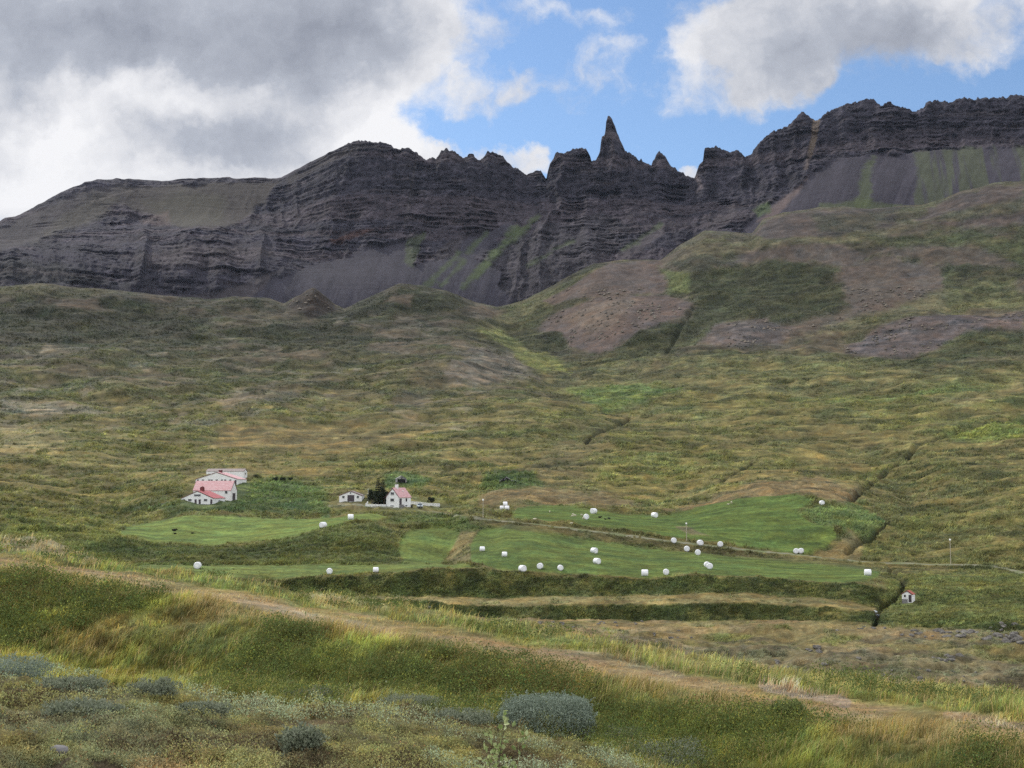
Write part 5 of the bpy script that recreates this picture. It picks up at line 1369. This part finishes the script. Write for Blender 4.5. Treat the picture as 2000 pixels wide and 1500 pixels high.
WG = 'grey willow shrubs on the heath'
shrub('willow_shrub', 1068, 1432, 194, 80, 14000, .036, (M_WIL, MT['bark']), 'large rounded grey-green willow shrub standing below the bank with a dark shaded base', 'shrub', WG, .75, 3, .05, 30, .16, inner=.20, lift=.30)
for i, (u, v, wp, hp, lab) in enumerate([(22, 1320, 128, 46, 'grey-green willow shrub cut by the left frame edge below the bank'), (130, 1350, 120, 26, 'flat grey willow mat right of the shrub at the left edge'), (290, 1360, 96, 36, 'small upright grey willow left of centre, at the foot of the bank'),
                                        (150, 1392, 150, 30, 'spreading grey willow mat in the heath at the far left, lower than others'), (385, 1392, 104, 28, 'low grey willow mat in front of the small upright one'), (585, 1462, 78, 42, 'lone grey willow tuft in brown heath left of the bottom centre'),
                                        (800, 1372, 130, 22, 'thin grey willow mat at the foot of the bank left of the large shrub'), (900, 1412, 120, 26, 'sparse grey willow mat touching the left side of the large shrub'), (1310, 1506, 190, 52, 'pale grey willow at the bottom frame edge right of the large shrub'),
                                        (600, 1368, 110, 22, 'low grey willow mat at the foot of the bank in the left half'), (1225, 1446, 90, 20, 'dark low willow mat just right of the large shrub base')]):
    shrub('willow_shrub', u, v, wp, hp, int(1500 + wp * hp * .45), .030, (M_WIL2 if i != 0 else M_WIL, MT['bark']), lab, 'shrub', WG, .8, 20 + i, .03, 8, .45, inner=.4)
M_GRN = foliage_mat('green_bush_leaf', (.11, .15, .045), (.22, .25, .09), .35, .6)
shrub('green_bush', 1545, 1404, 66, 36, 1900, .04, (M_GRN, MT['bark']), 'small fresh green bush on the grassy bank just below the old track', 'bush', None, .9, 51, .03)

# sapling with light leaves close to the photographer
x, y, z, d = hit(968, 1519); r = np.random.default_rng(9)
d0 = 7.2; th0 = math.atan2(x, y); x, y = d0 * math.sin(th0), d0 * math.cos(th0); z = gz(x, y); m = d0 / F; mz = (float(ang(985, 1388)[1]) * d0 - z) / 156
o = root('sapling', (x, y, z), 0, 'young sapling with shiny light green leaves at the bottom centre, before the large willow', 'sapling')
q = MB(); LP = []
for (tx, ty, bx) in ((22, 138, 0), (52, 108, 1), (-22, 78, 0), (-34, 34, -1), (30, 52, 1), (8, 96, 0), (-14, 112, 0), (12, 60, 0)):
    pts = []
    for t in np.linspace(0, 1, 9):
        pts.append((tx * m * t ** 1.6 + .01 * math.sin(7 * t + bx), (.05 * bx + .03 * math.sin(tx)) * t, (ty + 18) * mz * (t * 1.1 - .1 * t * t) - .02))
    q.tube(pts, [.005 - .004 * t for t in np.linspace(0, 1, 9)], 5)
    for t in np.linspace(.18, 1, 17):
        i_ = t * 8; a, b = int(i_), min(int(i_) + 1, 8); f_ = i_ - a
        c = np.array(pts[a]) * (1 - f_) + np.array(pts[b]) * f_
        LP += [c + r.normal(0, .012, 3), c + r.normal(0, .02, 3), c + r.normal(0, .02, 3)]
q.build('stem', MT['bark'], o)
LP = np.array(LP); nl = len(LP)
V_, F_, _ = leaves(LP, r.uniform(.022, .05, nl), r.uniform(.015, .034, nl), np.zeros((nl, 3)), .2, .12, r)
mesh_obj('foliage', V_, F_, M_SAP, None, None, o)

def spruce(u, v, hpx, rpx, label, seed):
    x, y, z, d = hit(u, v); m = d / F; r = np.random.default_rng(seed); h, R_ = hpx * m, rpx * m
    o = root('spruce_tree', (x, y, z), 0, label, 'tree', 'trees by the farmhouse')
    MB().tube([(0, 0, -.3), (0, 0, h * .5), (0, 0, h * .97)], [.22, .13, .03], 8).build('trunk', MT['bark'], o)
    n_ = 2600; t = r.random(n_) ** 1.35; t = t * .97 + .02
    tier = np.floor(t * 13) / 13 + r.normal(0, .012, n_)
    a = r.uniform(0, 2 * np.pi, n_); rad = R_ * (1.04 - tier) ** .75 * np.sqrt(r.uniform(.12, 1.15, n_)) * (1 + .25 * np.sin(a * 3 + tier * 40))
    P_ = np.stack([np.cos(a) * rad, np.sin(a) * rad, tier * h - rad * .22 + .15], -1)
    out = np.stack([np.cos(a), np.sin(a), -.35 + 0 * a], -1); L_ = r.uniform(.45, .85, n_)[:, None] * (1.25 - .8 * tier[:, None])
    side = np.stack([-np.sin(a), np.cos(a), r.normal(0, .3, n_)], -1) * (L_ * .32)
    V_ = np.stack([P_ - side, P_ + side, P_ + out * L_ + np.array([0, 0, .05])], 1).reshape(-1, 3)
    mesh_obj('crown', V_, np.arange(n_ * 3).reshape(-1, 3).astype(np.int32), M_FIR, None, None, o)
def broad(name, u, v, wpx, hpx, label, seed, n_=3400, mat=None, group='trees by the farmhouse', leaf=.30, cat='tree'):
    x, y, z, d = hit(u, v); m = d / F; r = np.random.default_rng(seed); h, R_ = hpx * m, wpx * m / 2
    o = root(name, (x, y, z), 0, label, cat, group)
    q = MB(); cs = []
    q.tube([(0, 0, -.3), (.05, 0, h * .3), (0, .05, h * .5)], [.2, .16, .1], 8)
    for i in range(11):
        a = r.uniform(0, 6.28); e_ = r.uniform(.1, .95); rr_ = R_ * .62 * math.sqrt(max(1 - (e_ - .35) ** 2 / .45, .1))
        c = np.array([math.cos(a) * rr_, math.sin(a) * rr_, h * (.22 + .62 * e_)]); cs.append(c)
        q.tube([(0, 0, h * .28), tuple(c * .5 + np.array([0, 0, h * .12])), tuple(c)], [.09, .06, .02], 5)
    q.build('trunk', MT['bark'], o)
    cs.append(np.array([0, 0, h * .62])); cs = np.array(cs)
    ci = r.integers(0, len(cs), n_)
    dd = r.normal(size=(n_, 3)); dd /= np.linalg.norm(dd, axis=1)[:, None]
    P_ = cs[ci] + dd * (R_ * .46 * np.cbrt(r.uniform(.25, 1, n_)))[:, None] * np.array([1, 1, .95])
    P_[:, 2] = np.clip(P_[:, 2], .1, h * 1.02)
    V_, F_, _ = leaves(P_, leaf * r.uniform(.7, 1.4, n_), leaf * .6 * r.uniform(.7, 1.3, n_), np.zeros((n_, 3)), .1, r=r)
    mesh_obj('crown', V_, F_, mat or M_DKG, None, None, o)
spruce(738.5, 984, 52, 8.5, 'taller pointed dark spruce rising above the dark trees beside the farmhouse', 61)
spruce(747.5, 983, 48, 7.5, 'shorter pointed dark spruce, right of the taller one beside the farmhouse', 62)
broad('leafy_tree', 726, 986, 18, 31, 'dark rounded tree next to the flagpole, left end of the yard clump', 63, 2600)
broad('leafy_tree', 739, 987, 24, 33, 'dark bushy tree in the middle of the yard clump behind the fence', 64)
broad('leafy_tree', 750, 986.5, 20, 37, 'dark bushy tree close to the farmhouse wall, right end of the yard clump', 65)
broad('round_shrub', 842, 985.5, 15, 15.5, 'single dark round shrub behind the fence right of the farmhouse', 66, 1400, cat='shrub', group=None)
broad('dark_shrub', 538, 940, 12, 8, 'black green shrub on the slope right of the barns, darkest of a few', 67, 700, leaf=.34, cat='shrub', group='shrubs right of the barns')
broad('dark_shrub', 552, 939, 12, 6, 'flatter dark shrub, middle of the row on the slope right of the barns', 68, 600, leaf=.34, cat='shrub', group='shrubs right of the barns')
broad('dark_shrub', 567, 938.5, 10, 6, 'small dark shrub, right end of the row on the slope right of the barns', 69, 500, leaf=.34, cat='shrub', group='shrubs right of the barns')
broad('dark_shrub', 499, 932, 12, 4.5, 'low dark shrub beside the wall of the highest white shed', 70, 500, leaf=.3, cat='shrub', group='shrubs right of the barns')

# ------------------------------------------------------------------ air
def haze_box(dens, col):
    o = MB().box((0, 2700, 420), (9400, 6600, 1000)).build('haze', mat_new('air')[0]); o['kind'] = 'stuff'
    mt = o.data.materials[0]; k = N(mt.node_tree)
    v = k.a('ShaderNodeVolumePrincipled', None, Density=dens); v.inputs['Color'].default_value = (*col, 1); v.inputs['Anisotropy'].default_value = .2
    k.a('ShaderNodeOutputMaterial', None, Volume=v.outputs[0])
haze_box(1.0e-5, (.60, .74, .98))
